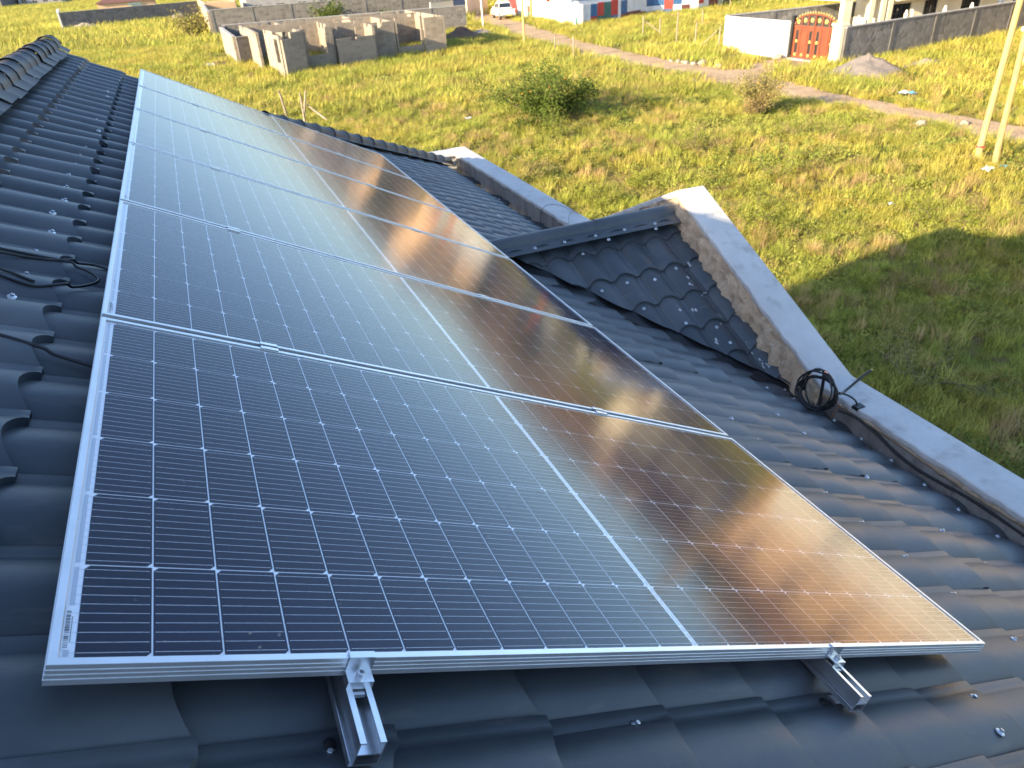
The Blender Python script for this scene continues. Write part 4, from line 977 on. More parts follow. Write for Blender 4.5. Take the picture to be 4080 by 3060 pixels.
mb = MB(); mb.seg((49.0, 43.72), (49.0, 46.5), .22, 0, 6.2); mb.seg((60.4, 43.72), (60.4, 46.5), .22, 0, 6.2); mb.seg((49.11, 46.4), (60.29, 46.4), .2, 0, 6.2); mb.build('side_wall', CREAM, ch)
mb = MB(); mb.box(44.2, 49.1, 43.0, 46.3, 2.75, 3.02); mb.box(49.1, 60.8, 42.7, 46.6, 2.42, 2.62); mb.build('slab', CREAM, ch)
mb = MB(); mb.poly([(43.9, 42.5, 6.2), (61, 42.5, 6.2), (57, 44.9, 8.1), (48, 44.9, 8.1)]); mb.poly([(61, 42.5, 6.2), (61, 47, 6.2), (57, 44.9, 8.1)]); mb.poly([(61, 47, 6.2), (43.9, 47, 6.2), (48, 44.9, 8.1), (57, 44.9, 8.1)]); mb.poly([(43.9, 47, 6.2), (43.9, 42.5, 6.2), (48, 44.9, 8.1)]); mb.build('roof', ROOFR, ch)
mb = MB(); mb.box(44.3, 49, 43.1, 43.25, 3.02, 6.2); mb.box(44.3, 44.5, 43.25, 46.2, 3.02, 6.2); mb.build('upper_wall', CREAM, ch)
for xx in (44.3, 46.75, 47.85, 48.5):
    mb = MB(); mb.box(xx, xx + (.72 if xx < 45 else .42), 43.02, 43.42, 0, 2.75); mb.build('column', CREAM, ch)
for xx in (45.75, 50.3, 50.85, 54.2, 57.0):
    mb = MB(); mb.lathe((xx, 42.95, 1.1), (0, 0, 1), [(.10, 0), (.13, .15), (.15, .35), (.09, .55), (.06, .65)], 10); mb.build('baluster', WHITEP, ch, smooth=True)
mb = MB(); mb.box(44.3, 58, 42.9, 43.0, .95, 1.1); mb.build('balustrade_rail', CREAM, ch)
# --- other houses: partly cut by the frame, mirrored in the panels
def block_house(x0, x1, y0, y1, h, m, roof, label, floors=2, name='house', rise=1.6, wnd=True):
    e = empty(name, ((x0 + x1) / 2, (y0 + y1) / 2, 0), label, 'house', 'houses round the field')
    ops = []; fh = h / floors
    for fl in range(floors):
        n_ = max(2, int((x1 - x0) / 3.0))
        for q in range(n_):
            c_ = (q + .5) * (x1 - x0) / n_; ops.append((c_ - .6, c_ + .6, fl * fh + .95, fl * fh + 2.1))
    ops2 = []
    for fl in range(floors):
        n_ = max(2, int((y1 - y0) / 3.2))
        for q in range(n_):
            c_ = (q + .5) * (y1 - y0) / n_; ops2.append((c_ - .6, c_ + .6, fl * fh + .95, fl * fh + 2.1))
    wall_with_openings((x0, y0), (x1, y0), .2, h, ops, m, e)
    wall_with_openings((x0, y0 + .1), (x0, y1), .2, h, ops2, m, e)
    mb = MB(); mb.seg((x1, y0 + .1), (x1, y1), .2, 0, h); mb.seg((x0 + .1, y1), (x1 - .1, y1), .2, 0, h); mb.build('wall', m, e)
    for o in ops:
        mb = MB(); mb.box(x0 + o[0], x0 + o[1], y0, y0 + .04, o[2], o[3]); w_ = mb.build('window', WGLASS, e); mb = MB(); mb.box(x0 + o[0], x0 + o[1], y0 - .06, y0 - .02, (o[2] + o[3]) / 2 - .03, (o[2] + o[3]) / 2 + .03); mb.box(x0 + (o[0] + o[1]) / 2 - .03, x0 + (o[0] + o[1]) / 2 + .03, y0 - .055, y0 - .025, o[2], o[3]); mb.build('window_bar', WHITEP, w_)
    for o in ops2:
        mb = MB(); mb.box(x0, x0 + .04, y0 + .1 + o[0], y0 + .1 + o[1], o[2], o[3]); mb.build('window', WGLASS, e)
    if rise:
        g_ = .5; xm = (x1 - x0) * .3
        A_ = (x0 - g_, y0 - g_, h); B_ = (x1 + g_, y0 - g_, h); C_ = (x1 + g_, y1 + g_, h); D_ = (x0 - g_, y1 + g_, h); R1 = (x0 + xm, (y0 + y1) / 2, h + rise); R2 = (x1 - xm, (y0 + y1) / 2, h + rise)
        mb = MB(); mb.poly([A_, B_, R2, R1]); mb.poly([B_, C_, R2]); mb.poly([C_, D_, R1, R2]); mb.poly([D_, A_, R1]); mb.poly([D_, C_, B_, A_]); mb.build('roof', roof, e)
    else:
        mb = MB(); mb.box(x0 + .1, x1 - .1, y0 + .1, y1 - .1, h - .5, h - .35); mb.build('flat_roof', CONC, e)
    return e
block_house(42, 52, 12.5, 27.5, 6.0, PINKP, ROOFR, 'two-storey ochre house behind the white wall at right, mirrored orange in the nearest panel', rise=2.0)
block_house(58, 70, 22, 34, 9.5, PINKP, ROOFR, 'tall ochre apartment block beyond the stone wall, mirrored in the nearest panel', 3, rise=0)
block_house(66, 78, 47, 58, 6.4, WHITEP, ROOFR, 'white two-storey house right of the cream house, mirrored in the panels')
block_house(48, 58, 84, 93, 6.2, PINKP, ROOFR, 'ochre two-storey house behind the patchwork tin fence')
block_house(64, 76, 92, 103, 6.2, CREAM, ROOFR, 'cream house with brown roof far behind the tin fence')
block_house(74, 83, 61, 72, 10.5, PINKP, ROOFR, 'three-storey ochre house far behind the cream house, added to be mirrored in the second panel', 3, rise=1.4)  # this and the next two houses are added to enrich the panel reflections
block_house(45, 53, 101, 110, 10.5, PINKP, ROOFR, 'three-storey ochre house far behind the tin shed, added to be mirrored in the third panel', 3, rise=1.4)
block_house(71, 79, 36, 44, 11.5, WHITEP, ROOFR, 'tall white house far behind the stone wall, added to be mirrored in the nearest panel', 3, rise=1.4)
block_house(30, 41, 128, 138, 6.4, WHITEP, ROOFR, 'white house at the far end of the dirt road')
block_house(47, 60, 140, 151, 9.0, PINKP, ROOFR, 'tall ochre house right of the far road end', 3)
block_house(11.5, 34, 126, 136, 5.6, CONC, ROOFB, 'long grey unplastered building behind the long stone wall', 2, rise=0)
block_house(5.6, 9.8, 124, 131, 2.95, PINKP, CONC, 'small ochre hut left of the long grey building', 1, rise=0)
block_house(-10.5, -1.2, 160, 168, 2.9, PINKP, ROOFR, 'low house with turquoise window bars behind the far left wall', 1, rise=1.4)
block_house(-42, -30, 300, 312, 3.4, CONC, ROOFR, 'low grey house at the top left horizon', 1, rise=1.5)
mb = MB(); e = empty('turquoise_window', (-4.6, 159.8, 1.9), 'turquoise barred window leaning on the low far house', 'window')
for q in range(5): mb.box(-5.5 + q * .45, -5.4 + q * .45, 159.7, 159.78, 1.6, 2.55)
mb.box(-5.55, -3.55, 159.68, 159.76, 2.55, 2.63); mb.box(-5.55, -3.55, 159.68, 159.76, 1.55, 1.6); mb.build('frame', TURQ, e)
for q, (x, y, h, cr, lb) in enumerate(((56, 31.5, 11, 3.2, 'tall tree beyond the stone wall right of the cream house'), (64, 40, 12, 3.4, 'tall tree behind the stone wall at right, near the apartment block'), (62, 52, 10.5, 3.0, 'tree behind the cream house'), (45, 80, 8, 2.8, 'tree standing behind the blue shed of the tin fence'), (57, 80.5, 7.5, 2.5, 'tree rising over the right end of the tin fence'), (40, 112, 9, 3.0, 'tree beside the far road bend'), (27, 142, 9, 3.0, 'tree behind the long grey building'), (58, 112, 10, 3.2, 'tree between the far ochre houses'), (48, 3, 9.5, 3.2, 'tree behind the ochre house at right'))):
    tall_tree((x, y, 0), h, cr, lb, 200 + q * 5)
# --- unfinished house, roofless stone shell
uh = empty('unfinished_house', (13, 66, 0), 'roofless unfinished stone house with empty window openings in the grassy field', 'house')
RU = random.Random(19)
def uw(a, b, h, ops=(), m=BLOCK):
    ops = list(ops); L_ = (Vector(b) - Vector(a)).length; s0 = 0.0          # top course left ragged, blocks missing here and there
    while s0 < L_ - .5:
        w_ = RU.choice((.4, .4, .8))
        if RU.random() < .30 and s0 + w_ < L_ - .05: ops.append((s0, s0 + w_, h - RU.choice((.2, .2, .4)), h + .01))
        s0 += w_
    wall_with_openings(a, b, .2, h, ops, m, uh)
uw((7.30, 58.1), (8.95, 59.0), 2.9)                              # projecting bay at left
uw((7.26, 58.25), (6.75, 62.6), 2.95, [(.55, 1.6, .9, 2.5)])
uw((8.9, 59.12), (8.9, 62.4), 2.85)
uw((9.0, 60.6), (11.5, 60.9), 2.8, [(.45, 1.95, 1.05, 2.9)])
uw((6.2, 63.0), (6.1, 71), 2.75)
uw((11.5, 61.0), (11.5, 63.8), 2.7)
uw((11.62, 60.2), (14.7, 60.9), 2.02)
uw((14.72, 61.0), (14.72, 64), 2.7)
uw((11.6, 63.9), (14.62, 63.9), 2.7, [(.9, 2.3, .9, 2.9)])
uw((14.8, 63.2), (17.0, 63.4), 2.7)
uw((17.1, 63.4), (19.4, 63.4), 2.75, [(.15, 2.1, .75, 2.9)])
uw((19.4, 63.0), (21.2, 63.0), 2.75)
uw((21.1, 63.12), (21.1, 74), 2.75, [(3, 4.4, .9, 2.1)])
uw((6.3, 71), (21, 71), 2.6, [(2, 3, 0, 2.1), (6, 7.3, .9, 2.7), (10, 11, 0, 2.1)])
uw((6.1, 76.5), (21.1, 76.5), 2.6, [(3, 4.3, .9, 2.1), (9, 10.3, .9, 2.1)])
uw((12.2, 64.1), (12.2, 70.9), 2.65, [(2, 3, 0, 2.1)]); uw((17.0, 63.6), (17.0, 70.9), 2.65, [(3, 4, 0, 2.1)]); uw((9.2, 71.1), (9.2, 76.4), 2.6); uw((15.5, 71.1), (15.5, 76.4), 2.6, [(1, 2, 0, 2.1)]); uw((6.1, 71.1), (6.1, 76.4), 2.6)
boundary('stone_wall', [(4.85, 68.9), (4.75, 82.0)], 2.2, .22, BLOCK, 'sunlit stone wall end beside the unfinished house, running away from view')
boundary('stone_wall', [(5.0, 68.85), (6.3, 69.2)], 2.15, .2, BLOCKD, 'short dark stone wall joining the sunlit wall end and the unfinished house')
boundary('stone_wall', [(4.9, 82.1), (29.3, 80.2)], 2.35, .22, BLOCKD, 'dark stone wall just behind the unfinished house', post=4.1, pier=.05)
boundary('stone_wall', [(4.9, 99.9), (33.0, 99.0)], 3.0, .24, BLOCKD, 'long tall grey wall between unfinished house and grey building', post=4.5, pier=.04)
boundary('stone_wall', [(4.75, 100.1), (6.6, 175)], 2.8, .24, BLOCK, 'sunlit wall side at the left end of the long tall grey wall')
boundary('stone_wall', [(-15.4, 145.2), (5.5, 150.6)], 2.45, .24, BLOCKD, 'far grey wall with piers at the upper left of the field', post=3.6, pier=.08)
boundary('white_wall', [(-15.5, 145.1), (-16.6, 158)], 2.6, .24, WHITEP, 'bright sunlit wall end at the upper left corner', cap=WHITEP)
boundary('stone_wall', [(-46, 293), (-30, 335)], 3.0, .3, BLOCKD, 'grey wall on the horizon at the top left corner')
boundary('cream_wall', [(29.9, 94.5), (33.2, 95.6)], 2.1, .2, CREAM, 'short sunlit cream wall left of the parked pickup')
boundary('cream_wall', [(35.6, 97.5), (41, 104)], 2.2, .2, CREAM, 'yellowish wall behind the parked pickup', cap=CREAM)
bk = empty('blue_door', (34.4, 96.8, 0), 'dark blue metal door between the two cream walls by the road', 'door'); mb = MB(); mb.box(33.7, 35.2, 96.8, 96.86, 0, 2.1); mb.build('door_leaf', mat('navy_paint', (.03, .05, .10), .5), bk); mb = MB(); mb.box(33.6, 33.7, 96.78, 96.9, 0, 2.2); mb.box(35.2, 35.3, 96.78, 96.9, 0, 2.2); mb.box(33.7, 35.2, 96.78, 96.9, 2.1, 2.2); mb.build('door_frame', DARKM, bk)
# --- patchwork tin fence
def paint(n_, c_): return mat(n_, c_, 0.5, var=(2.2, tuple(min(1, k * 1.25 + .01) for k in c_), 0.45, 0.7))
TIN = {'w': paint('white_tin', (.62, .63, .64)), 'b': paint('blue_tin', (.03, .11, .26)), 'r': paint('red_tin', (.42, .045, .035)), 'g': paint('green_tin', (.035, .13, .115)), 'm': paint('maroon_tin', (.15, .045, .05)), 'p': paint('pale_green_tin', (.42, .48, .38)), 'd': paint('dark_tin', (.05, .055, .07)), 'o': paint('orange_tin', (.62, .16, .05)), 's': paint('grey_blue_tin', (.27, .33, .42)), 'c': paint('cyan_tin', (.10, .42, .60))}
tf = empty('tin_fence', (48, 75, 0), 'patchwork fence of white, blue, red, green and maroon corrugated sheets', 'fence')
def sheet(a, b, z0, z1, col, dx=0.0):
    a = Vector(a); b = Vector(b); d = b - a; L_ = d.length; d.normalize(); n = Vector((d.y, -d.x)); k = max(8, int(L_ / .045)); r0 = []; r1 = []
    for q in range(k + 1):
        p_ = a + d * L_ * q / k + n * (.028 * sin(2 * pi * (q / k) * L_ / .19) + dx); r0.append((p_.x, p_.y, z0)); r1.append((p_.x, p_.y, z1))
    mb = MB(); mb.grid([r0, r1]); mb.grid([[(x + n.x * -.004, y + n.y * -.004, z) for x, y, z in r1], [(x + n.x * -.004, y + n.y * -.004, z) for x, y, z in r0]]); mb.build('sheet', TIN[col], tf, smooth=True)
fp = [(39.35, 73.3), (44.5, 74.4), (50.0, 76.9), (52.6, 75.9), (55.5, 75.5), (64, 78.4)]
def fpt(x):
    for i in range(len(fp) - 1):
        if x <= fp[i + 1][0]:
            t = (x - fp[i][0]) / (fp[i + 1][0] - fp[i][0]); return (x, fp[i][1] + t * (fp[i + 1][1] - fp[i][1]))
    return (x, fp[-1][1])
seq = [(39.4, 40.6, [('w', 0, 2.0)]), (40.6, 41.5, [('r', 0, .7), ('b', .7, 1.9)]), (41.5, 42.4, [('g', 0, .7), ('r', .7, 1.95)]), (42.4, 43.35, [('g', 0, 1.9)]), (43.35, 44.3, [('b', 0, .6), ('r', .6, 2.0)]), (44.3, 44.75, [('w', 0, 2.0)]), (44.75, 45.8, [('m', 0, .6), ('b', .6, 1.9)]), (45.8, 47.0, [('m', 0, .7), ('w', .7, 2.0)]), (47.0, 48.2, [('m', 0, .7), ('w', .7, 2.1)]), (48.2, 49.2, [('m', 0, .5), ('w', .5, 2.5)]), (49.2, 50.2, [('w', 0, .9), ('b', .9, 2.6)]), (50.2, 51.4, [('w', 0, .9), ('b', .9, 2.5)]), (51.4, 52.3, [('b', 0, .5), ('r', .5, 2.3)]), (52.3, 53.3, [('w', 0, .9), ('b', .9, 2.2)]), (53.3, 54.3, [('m', 0, .8), ('w', .8, 2.2)]), (54.3, 55.3, [('w', 0, 2.1)]), (55.3, 56.2, [('w', 0, .8), ('r', .8, 1.9)]), (56.2, 57.1, [('w', 0, 2.0)]), (57.1, 58.8, [('m', 0, 2.0)]), (58.8, 59.8, [('p', 0, 2.0)]), (59.8, 60.9, [('d', 0, 2.0)]), (60.9, 62.6, [('m', 0, 2.0)]), (62.6, 63.6, [('s', 0, 2.0)])]
for x0, x1, st in seq:
    for q, (col, z0, z1) in enumerate(st): sheet(fpt(x0), fpt(x1), z0, z1 + U(-.08, .08) * (q == len(st) - 1), col, .012 * q + U(-.01, .01))
for q in range(13): sheet((39.3, 85.2 - q * .95), (39.3, 85.2 - (q + 1) * .95), 0, 2.05 + U(-.12, .15), 'w', U(-.01, .01))
sheet((39.26, 74.4), (39.26, 73.9), 0, .75, 'g'); sheet((39.26, 77.2), (39.26, 76.6), .1, .75, 'c')
tb = empty('sheet_stall', (39.3, 87, 0), 'upright orange, red, white and cyan sheets between the white fence and the pickup', 'stall')
for q, (y0, y1, col, z0, z1) in enumerate(((86.0, 85.4, 'o', 0, 2.6), (86.8, 86.0, 'g', 0, .8), (86.8, 86.0, 'r', .8, 1.4), (86.8, 86.0, 'w', 1.4, 2.5), (88.0, 86.8, 'w', 0, 2.6), (88.6, 88.0, 'c', .9, 2.6), (89.8, 88.6, 'w', 0, 2.6))):
    mb = MB(); mb.box(39.28 + .01 * q, 39.34 + .01 * q, y1, y0 - .01, z0, z1); mb.build('sheet', TIN[col], tb)
ct_ = empty('red_container', (42.6, 93.5, 0), 'red painted kiosk behind the white pickup', 'kiosk'); mb = MB(); mb.box(41.2, 44.2, 91, 97, .1, 2.6); mb.build('walls', TIN['r'], ct_, bevel=.03); mb = MB()
for q in range(9): mb.box(41.15, 41.2, 91.3 + q * .6, 91.6 + q * .6, .2, 2.5)
mb.build('ribs', TIN['m'], ct_); mb = MB(); mb.box(41.0, 44.4, 90.8, 97.2, 2.6, 2.68); mb.build('roof', ROOFB, ct_)
sh = empty('tin_shed', (43, 79.5, 0), 'blue-grey sheet metal shed behind the white part of the tin fence', 'shed'); mb = MB(); mb.box(40.2, 47.2, 77.2, 82, 0, 2.5); mb.build('walls', TIN['s'], sh); mb = MB(); mb.poly([(40, 76.9, 2.45), (47.5, 76.9, 2.45), (47.5, 82.3, 3.5), (40, 82.3, 3.5)]); mb.poly([(40, 82.3, 3.46), (47.5, 82.3, 3.46), (47.5, 76.9, 2.41), (40, 76.9, 2.41)]); mb.build('roof', ROOFB, sh)

# ================================================================== PICKUP
CARW = mat('white_car_paint', (.74, .74, .73), .3, coat=.6); TYRE = mat('tyre_rubber', (.015, .015, .016), .8); CHR = mat('bumper_chrome', (.6, .6, .62), .25, .9); TAIL = mat('tail_lamp_red', (.35, .02, .02), .3); PLATE = mat('yellow_plate', (.75, .48, .05), .5)
pk = empty('pickup_truck', (37.75, 90.4, 0), 'white double-cab pickup truck parked on the dirt road, tail towards us', 'pickup', rz=radians(-8))
PKM = Matrix.Translation((37.75, 90.4, 0)) @ Matrix.Rotation(radians(-8), 4, 'Z')
def T4(x, y, z): return PKM @ Vector((x, y, z))      # y forward
def car_sweep(prof, xs_, mi=0):
    mb = MB(); rows = []
    for x, sc_ in xs_:
        rows.append([T4(x, y, z) if z < 1.0 else T4(x * sc_, y, z) for y, z in prof])
    mb.grid(rows, close=True); mb.f.append(tuple(range(len(prof)))); mb.m.append(0); i = (len(xs_) - 1) * len(prof); mb.f.append(tuple(i + k for k in reversed(range(len(prof))))); mb.m.append(0); return mb
body = [(-2.62, .55), (-2.62, 1.06), (-2.58, 1.12), (-.95, 1.12), (-.90, 1.12), (1.25, 1.10), (2.35, 1.02), (2.58, .86), (2.62, .5), (2.3, .42), (2.05, .42), (1.98, .68), (1.75, .82), (1.45, .82), (1.2, .68), (1.13, .40), (-1.13, .40), (-1.2, .68), (-1.45, .82), (-1.75, .82), (-2.0, .68), (-2.07, .45)]
mb = car_sweep(body, ((-.90, .97), (-.86, 1.0), (.86, 1.0), (.90, .97))); mb.build('body', CARW, pk, fix=True, bevel=.02)
cabp = [(-.98, 1.10), (-.82, 1.74), (-.6, 1.80), (.55, 1.80), (.75, 1.76), (1.45, 1.10)]
mb = MB(); rows = []
for sx in (-1, 1):
    rows.append([T4(sx * (.84 if z < 1.2 else .68), y, z) for y, z in cabp])
mb.grid(rows, close=True); mb.f += [tuple(range(6)), tuple(6 + k for k in reversed(range(6)))]; mb.m += [0, 0]; cab = mb.build('cab', CARW, pk, fix=True, bevel=.03)
for sx in (-1, 1):
    for (ya, yb, yc, yd) in ((-.80, -.05, -.05, -.68), (.05, 1.12, .62, .05)):
        mb = MB(); mb.poly([T4(sx * (.835), ya, 1.19), T4(sx * .835, yb, 1.19), T4(sx * .705, yc, 1.68), T4(sx * .705, yd, 1.68)]); mb.build('side_window', WGLASS, cab)
mb = MB(); mb.poly([T4(-.74, -.955, 1.24), T4(.74, -.955, 1.24), T4(.64, -.84, 1.70), T4(-.64, -.84, 1.70)]); mb.build('rear_window', WGLASS, cab)
mb = MB(); mb.poly([T4(-.74, 1.37, 1.19), T4(-.63, .83, 1.70), T4(.63, .83, 1.70), T4(.74, 1.37, 1.19)]); mb.build('windscreen', WGLASS, cab)
mb = MB(); mb.box(-.78, .78, -2.50, -1.02, 1.06, 1.128, 0, T4); mb.build('load_bed', mat('bed_liner', (.05, .05, .05), .8), pk)
mb = MB(); mb.box(-.76, .76, -2.66, -2.625, .62, 1.10, 0, T4); tg = mb.build('tailgate', CARW, pk, bevel=.01); mb = MB(); mb.box(-.1, .1, -2.68, -2.662, .95, 1.0, 0, T4); mb.build('handle', CHR, tg)
mb = MB(); mb.box(-.86, .86, -2.74, -2.64, .42, .58, 0, T4); bpr = mb.build('rear_bumper', CHR, pk); mb = MB(); mb.box(-.24, .24, -2.755, -2.742, .44, .56, 0, T4); mb.build('number_plate', PLATE, bpr)
mb = MB(); mb.box(-.88, .88, 2.55, 2.68, .42, .62, 0, T4); mb.build('front_bumper', CARW, pk)
for sx in (-1, 1):
    mb = MB(); x0, x1 = sorted((sx * .78, sx * .905)); mb.box(x0, x1, -2.655, -2.60, .70, 1.08, 0, T4); mb.build('tail_lamp', TAIL, pk)
    mb = MB(); x0, x1 = sorted((sx * .55, sx * .86)); mb.box(x0, x1, 2.45, 2.60, .72, .88, 0, T4); mb.build('headlamp', CHR, pk)
    for yy in (-1.6, 1.6):
        mb = MB(); ax = T4(1, 0, 0) - T4(0, 0, 0); mb.lathe(T4(sx * .8 - .11, yy, .38), ax, [(.26, 0), (.36, .02), (.38, .06), (.38, .16), (.36, .2), (.26, .22)], 20); wh = mb.build('wheel', TYRE, pk); mb = MB(); mb.lathe(T4(sx * .8 + sx * .112 - .0, yy, .38), ax * sx, [(.23, -.01), (.22, .006), (.08, .012), (.05, .02)], 14); mb.build('rim', CHR, wh)
    mb = MB(); mb.box(*sorted((sx * .88, sx * 1.05)), .92, 1.02, 1.14, 1.32, 0, T4); mb.build('wing_mirror', CARW, pk)

# ================================================================== POLES, POSTS, HEAPS, LITTER
WOOD = mat('weathered_pole_wood', (.50, .36, .13), .8, var=(3, (.38, .26, .09), .4, .65, (8, 8, .5)), bump=(25, .5, .01)); WOODG = mat('grey_stick_wood', (.30, .24, .18), .85, var=(6, (.22, .17, .13), .4, .65)); WOODO = mat('orange_treated_wood', (.44, .22, .06), .75, var=(3, (.48, .31, .13), .4, .65, (8, 8, .5)))
def pole(name, b, t, r0, r1, m, label, cat='pole', extra=None, group=None):
    e = empty(name, b, label, cat, group); b = Vector(b); t = Vector(t); mb = MB(); n_ = 7
    mb.tube([b + (t - b) * q / n_ + Vector((.012 * nz(q, 1, b.x), .012 * nz(q, 2, b.x), 0)) for q in range(n_ + 1)], [r0 + (r1 - r0) * q / n_ for q in range(n_ + 1)], 10); mb.build('shaft', m, e, smooth=True); return e
pl1 = pole('utility_pole', (25.05, 16.68, 0), (25.75, 17.15, 9.2), .105, .085, WOOD, 'left and paler of the two wooden utility poles at the right edge')
mb = MB(); mb.tube([(25.075, 16.70, .36), (25.082, 16.704, .42)], .149, 10); mb.build('red_band', TIN['r'], pl1)
pl2 = pole('utility_pole', (24.70, 15.78, 0), (25.9, 17.0, 9.0), .10, .08, WOODO, 'right and more orange of the two wooden utility poles at the right edge')
mb = MB(); mb.box(24.95, 25.55, 16.22, 16.30, 4.05, 4.17); mb.build('cross_piece', WHITEP, pl2)
pole('white_post', (30.9, 79.5, 0), (30.75, 79.4, 4.6), .085, .07, WHITEP, 'white pole standing at the near road edge before the pickup')
pole('wooden_post', (28.05, 62.3, 0), (27.95, 62.3, 5.6), .11, .085, WOOD, 'tall brown wooden pole beside the road in front of the pickup')
PO = [(27.97, 56.18, 1.25, 'thin post by the road, left of a pair below the white fence'), (26.98, 51.02, 1.6, 'thicker post by the road, right of a pair below the white fence'), (37.58, 58.56, 1.75, 'braced corner post of the wire fence left of the white wall'), (37.98, 56.55, 1.6, 'thin fence post next to the braced corner post'), (37.62, 53.59, 2.3, 'tallest thin fence post midway to the white wall'), (37.4, 50.71, 1.65, 'thin fence post closest but one to the white wall'), (45.74, 61.38, 1.5, 'lone thin post in the grass behind the wire fence line'), (36.75, 46.95, 1.65, 'brown post at the left end of the white wall'), (58.76, 74.33, 1.0, 'short thin post near the right end of the tin fence')]
for x, y, h, lb in PO: pole('fence_post', (x, y, 0), (x + U(-.06, .06), y + U(-.06, .06), h), .055, .045, WOODG, lb, 'post', group='thin posts round the field')
for (x, y, dx, lb) in ((37.58, 58.5, 1.5, 'slanting brace right of the braced corner post'), (36.75, 47.1, -.1, 'slanting brace against the brown post at the white wall')):
    pole('brace_pole', (x + dx, y + (-1.3 if dx > 1 else 2.0), 0), (x, y, 1.35), .04, .035, WOODG, lb, 'post')
pole('stick', (4.9, 41.6, 0), (4.72, 41.4, 1.45), .065, .05, WOODG, 'upright wooden stick behind the far panel, standing alone', 'stick')
pole('stick', (5.45, 39.2, 0), (5.5, 39.4, 1.5), .05, .04, WOODG, 'left stick of the crossed sticks behind the far panel', 'stick')
pole('stick', (5.42, 39.5, 0), (5.85, 39.6, 1.6), .055, .045, WOODG, 'right stick of the crossed sticks behind the far panel', 'stick')
pole('stick', (6.7, 38.2, 0), (5.75, 39.5, .9), .05, .04, WOODG, 'low slanting stick propping the crossed sticks', 'stick')
# heaps
def heap(name, c_, rx, ry, h, m, label, cat, seed, peaked=1.25):
    rows = []; n_ = 44; k_ = 18
    for q in range(k_ + 1):
        r = q / k_; row = []
        for a_ in range(n_):
            an = 2 * pi * a_ / n_; e_ = 1 + .14 * nz(cos(an) * 1.6, sin(an) * 1.6, seed); x = c_[0] + cos(an) * rx * r * e_; y = c_[1] + sin(an) * ry * r * e_
            z = h * (1 - r ** .9) ** peaked * (1 + .25 * nz(x * 1.4, y * 1.4, seed)) + .10 * h * nz(x * 4, y * 4, seed) * (1 - r) + .05 * h * nz(x * 11, y * 11, seed) * (1 - r)
            row.append((x, y, max(z, -.02) if q < k_ else -.03))
        rows.append(row)
    mb = MB(); mb.grid(rows, close=True); o = mb.build(name, m, smooth=True, fix=True, origin=(c_[0], c_[1], 0)); tag(o, label, cat); return o
GRAV = mat('grey_gravel', (.19, .165, .15), .95, var=(3, (.14, .12, .11), .4, .65), var2=(30, (.27, .24, .215), .5, .7), bump=(28, 1.0, .05))
EARTH = mat('brown_earth', (.16, .095, .06), .95, var=(2, (.10, .06, .04), .4, .65), bump=(8, 1.0, .08))
BALL = mat('pale_ballast', (.34, .29, .25), .95, var=(3, (.22, .18, .16), .4, .65), bump=(12, 1.0, .07))
heap('gravel_heap', (35.55, 32.0), 2.1, 2.3, 1.08, GRAV, 'conical grey gravel heap in front of the stone wall by the gate', 'gravel heap', 3, .8)
heap('ballast_heap', (40.0, 31.9), 1.9, 1.1, .42, BALL, 'low spread heap of pale ballast right of the gravel heap', 'rubble heap', 4, .8)
heap('earth_heap', (25.6, 71.5), 2.6, 2.2, 1.15, EARTH, 'brown earth heap at the right side of the unfinished house', 'earth heap', 5, .9)
heap('rubble_heap', (28.4, 73.5), 2.0, 1.3, .6, BALL, 'grey rubble heap beside the brown earth heap near the road', 'rubble heap', 6, .8)
heap('earth_heap', (3.0, 70.4), 2.2, 1.2, .45, EARTH, 'dark earth spread left of the sunlit wall end', 'earth heap', 7, .8)
heap('earth_heap', (5.1, 60.3), 1.1, .8, .40, EARTH, 'small dark earth lump in the grass before the unfinished house', 'earth heap', 8, .8)
heap('rubble_heap', (-12.2, 144.3), 3.2, 1.3, .9, BALL, 'dark rubble at the foot of the far left wall', 'rubble heap', 9, .8)
heap('gravel_heap', (2.2, 147.3), 2.4, 1.6, 1.4, GRAV, 'far grey heap against the right end of the far left wall', 'gravel heap', 10, .9)
ROCK = mat('pale_field_stone', (.33, .28, .23), .9, var=(6, (.25, .21, .17), .4, .65), bump=(20, .7, .02))
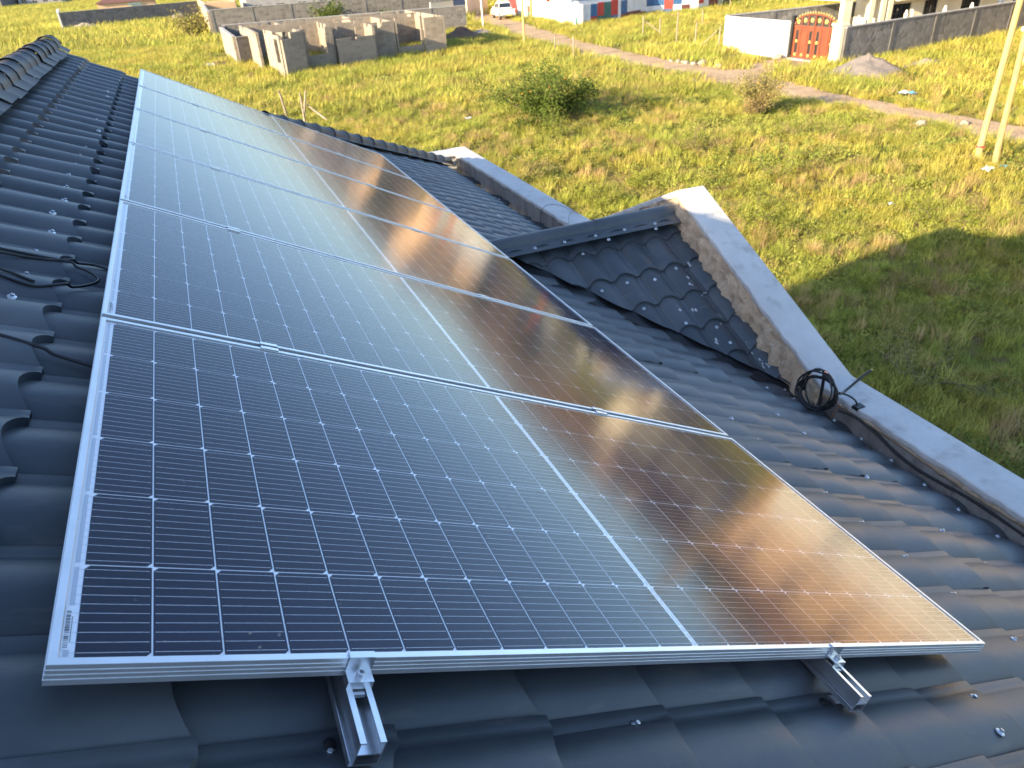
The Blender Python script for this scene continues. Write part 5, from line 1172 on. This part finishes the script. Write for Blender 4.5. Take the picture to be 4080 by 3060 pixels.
def rock(x, y, r, label, seed, group=None):
    bm = bmesh.new(); bmesh.ops.create_icosphere(bm, subdivisions=2, radius=r)
    for v in bm.verts:
        v.co *= 1 + .35 * nz(v.co.x / r * 1.1 + seed, v.co.y / r * 1.1, v.co.z / r * 1.1); v.co.z *= .75
    me = bpy.data.meshes.new('rock'); bm.to_mesh(me); bm.free(); me.materials.append(ROCK); o = link('rock', me, None, Matrix.Translation((x, y, r * .5))); tag(o, label, 'rock', group)
for q, (x, y, r) in enumerate(((30.95, 44.3, .16), (31.1, 43.7, .17), (31.15, 43.2, .15), (31.05, 42.7, .19), (31.2, 42.2, .16), (31.1, 41.9, .18))): rock(x, y, r, 'grey stone in the row along the far road edge', q * 3.1, 'row of stones at the far road edge')
rock(31.35, 41.4, .30, 'largest whitish stone at the end of the stone row by the road', 31); rock(31.6, 40.0, .22, 'single pale stone right of the stone row by the road', 35); rock(27.0, 36.0, .22, 'pale stone on the near road edge left of the thin tree', 38); rock(27.35, 21.1, .26, 'squarish pale stone on the near road edge below the poles', 41); rock(36.4, 40.2, .3, 'stone at the foot of the white wall beside the gate', 44); rock(29.0, 20.4, .16, 'small stone on the near road edge right of the squarish stone', 47); rock(26.0, 73.2, .2, 'white stone on the brown earth heap', 50)
def litter(x, y, s, col, label, seed):
    g0 = gz(x, y)
    rg2 = random.Random(seed); rows = [[(x + (i - 2) * s * .5 + rg2.gauss(0, s * .12), y + (j - 2) * s * .4 + rg2.gauss(0, s * .12), .18 + g0 + rg2.random() * s * .8) for i in range(5)] for j in range(5)]
    mb = MB(); mb.grid(rows); o = mb.build('plastic_litter', col, smooth=True, origin=(x, y, .1)); tag(o, label, 'litter')
LW = mat('white_plastic', (.75, .76, .78), .5); LB = mat('blue_plastic', (.10, .40, .60), .5)
litter(31.7, 25.95, .22, LW, 'white scrap of plastic beyond the road below the gravel heap', 1); litter(31.85, 25.6, .2, LB, 'blue scrap of plastic beside the white scrap beyond the road', 2); litter(23.9, 15.45, .17, LW, 'crumpled white plastic bag at the foot of the utility poles', 3); litter(24.5, 15.3, .12, LB, 'small bluish scrap at the foot of the right utility pole', 4); litter(19.97, 15.54, .1, LW, 'tiny white scrap in the grass left of the utility poles', 5); litter(12.5, 34.0, .14, LW, 'tiny white scrap in the field left of the round bush', 6); litter(2.6, 69.4, .3, LW, 'white scrap by the dark earth left of the sunlit wall end', 7)
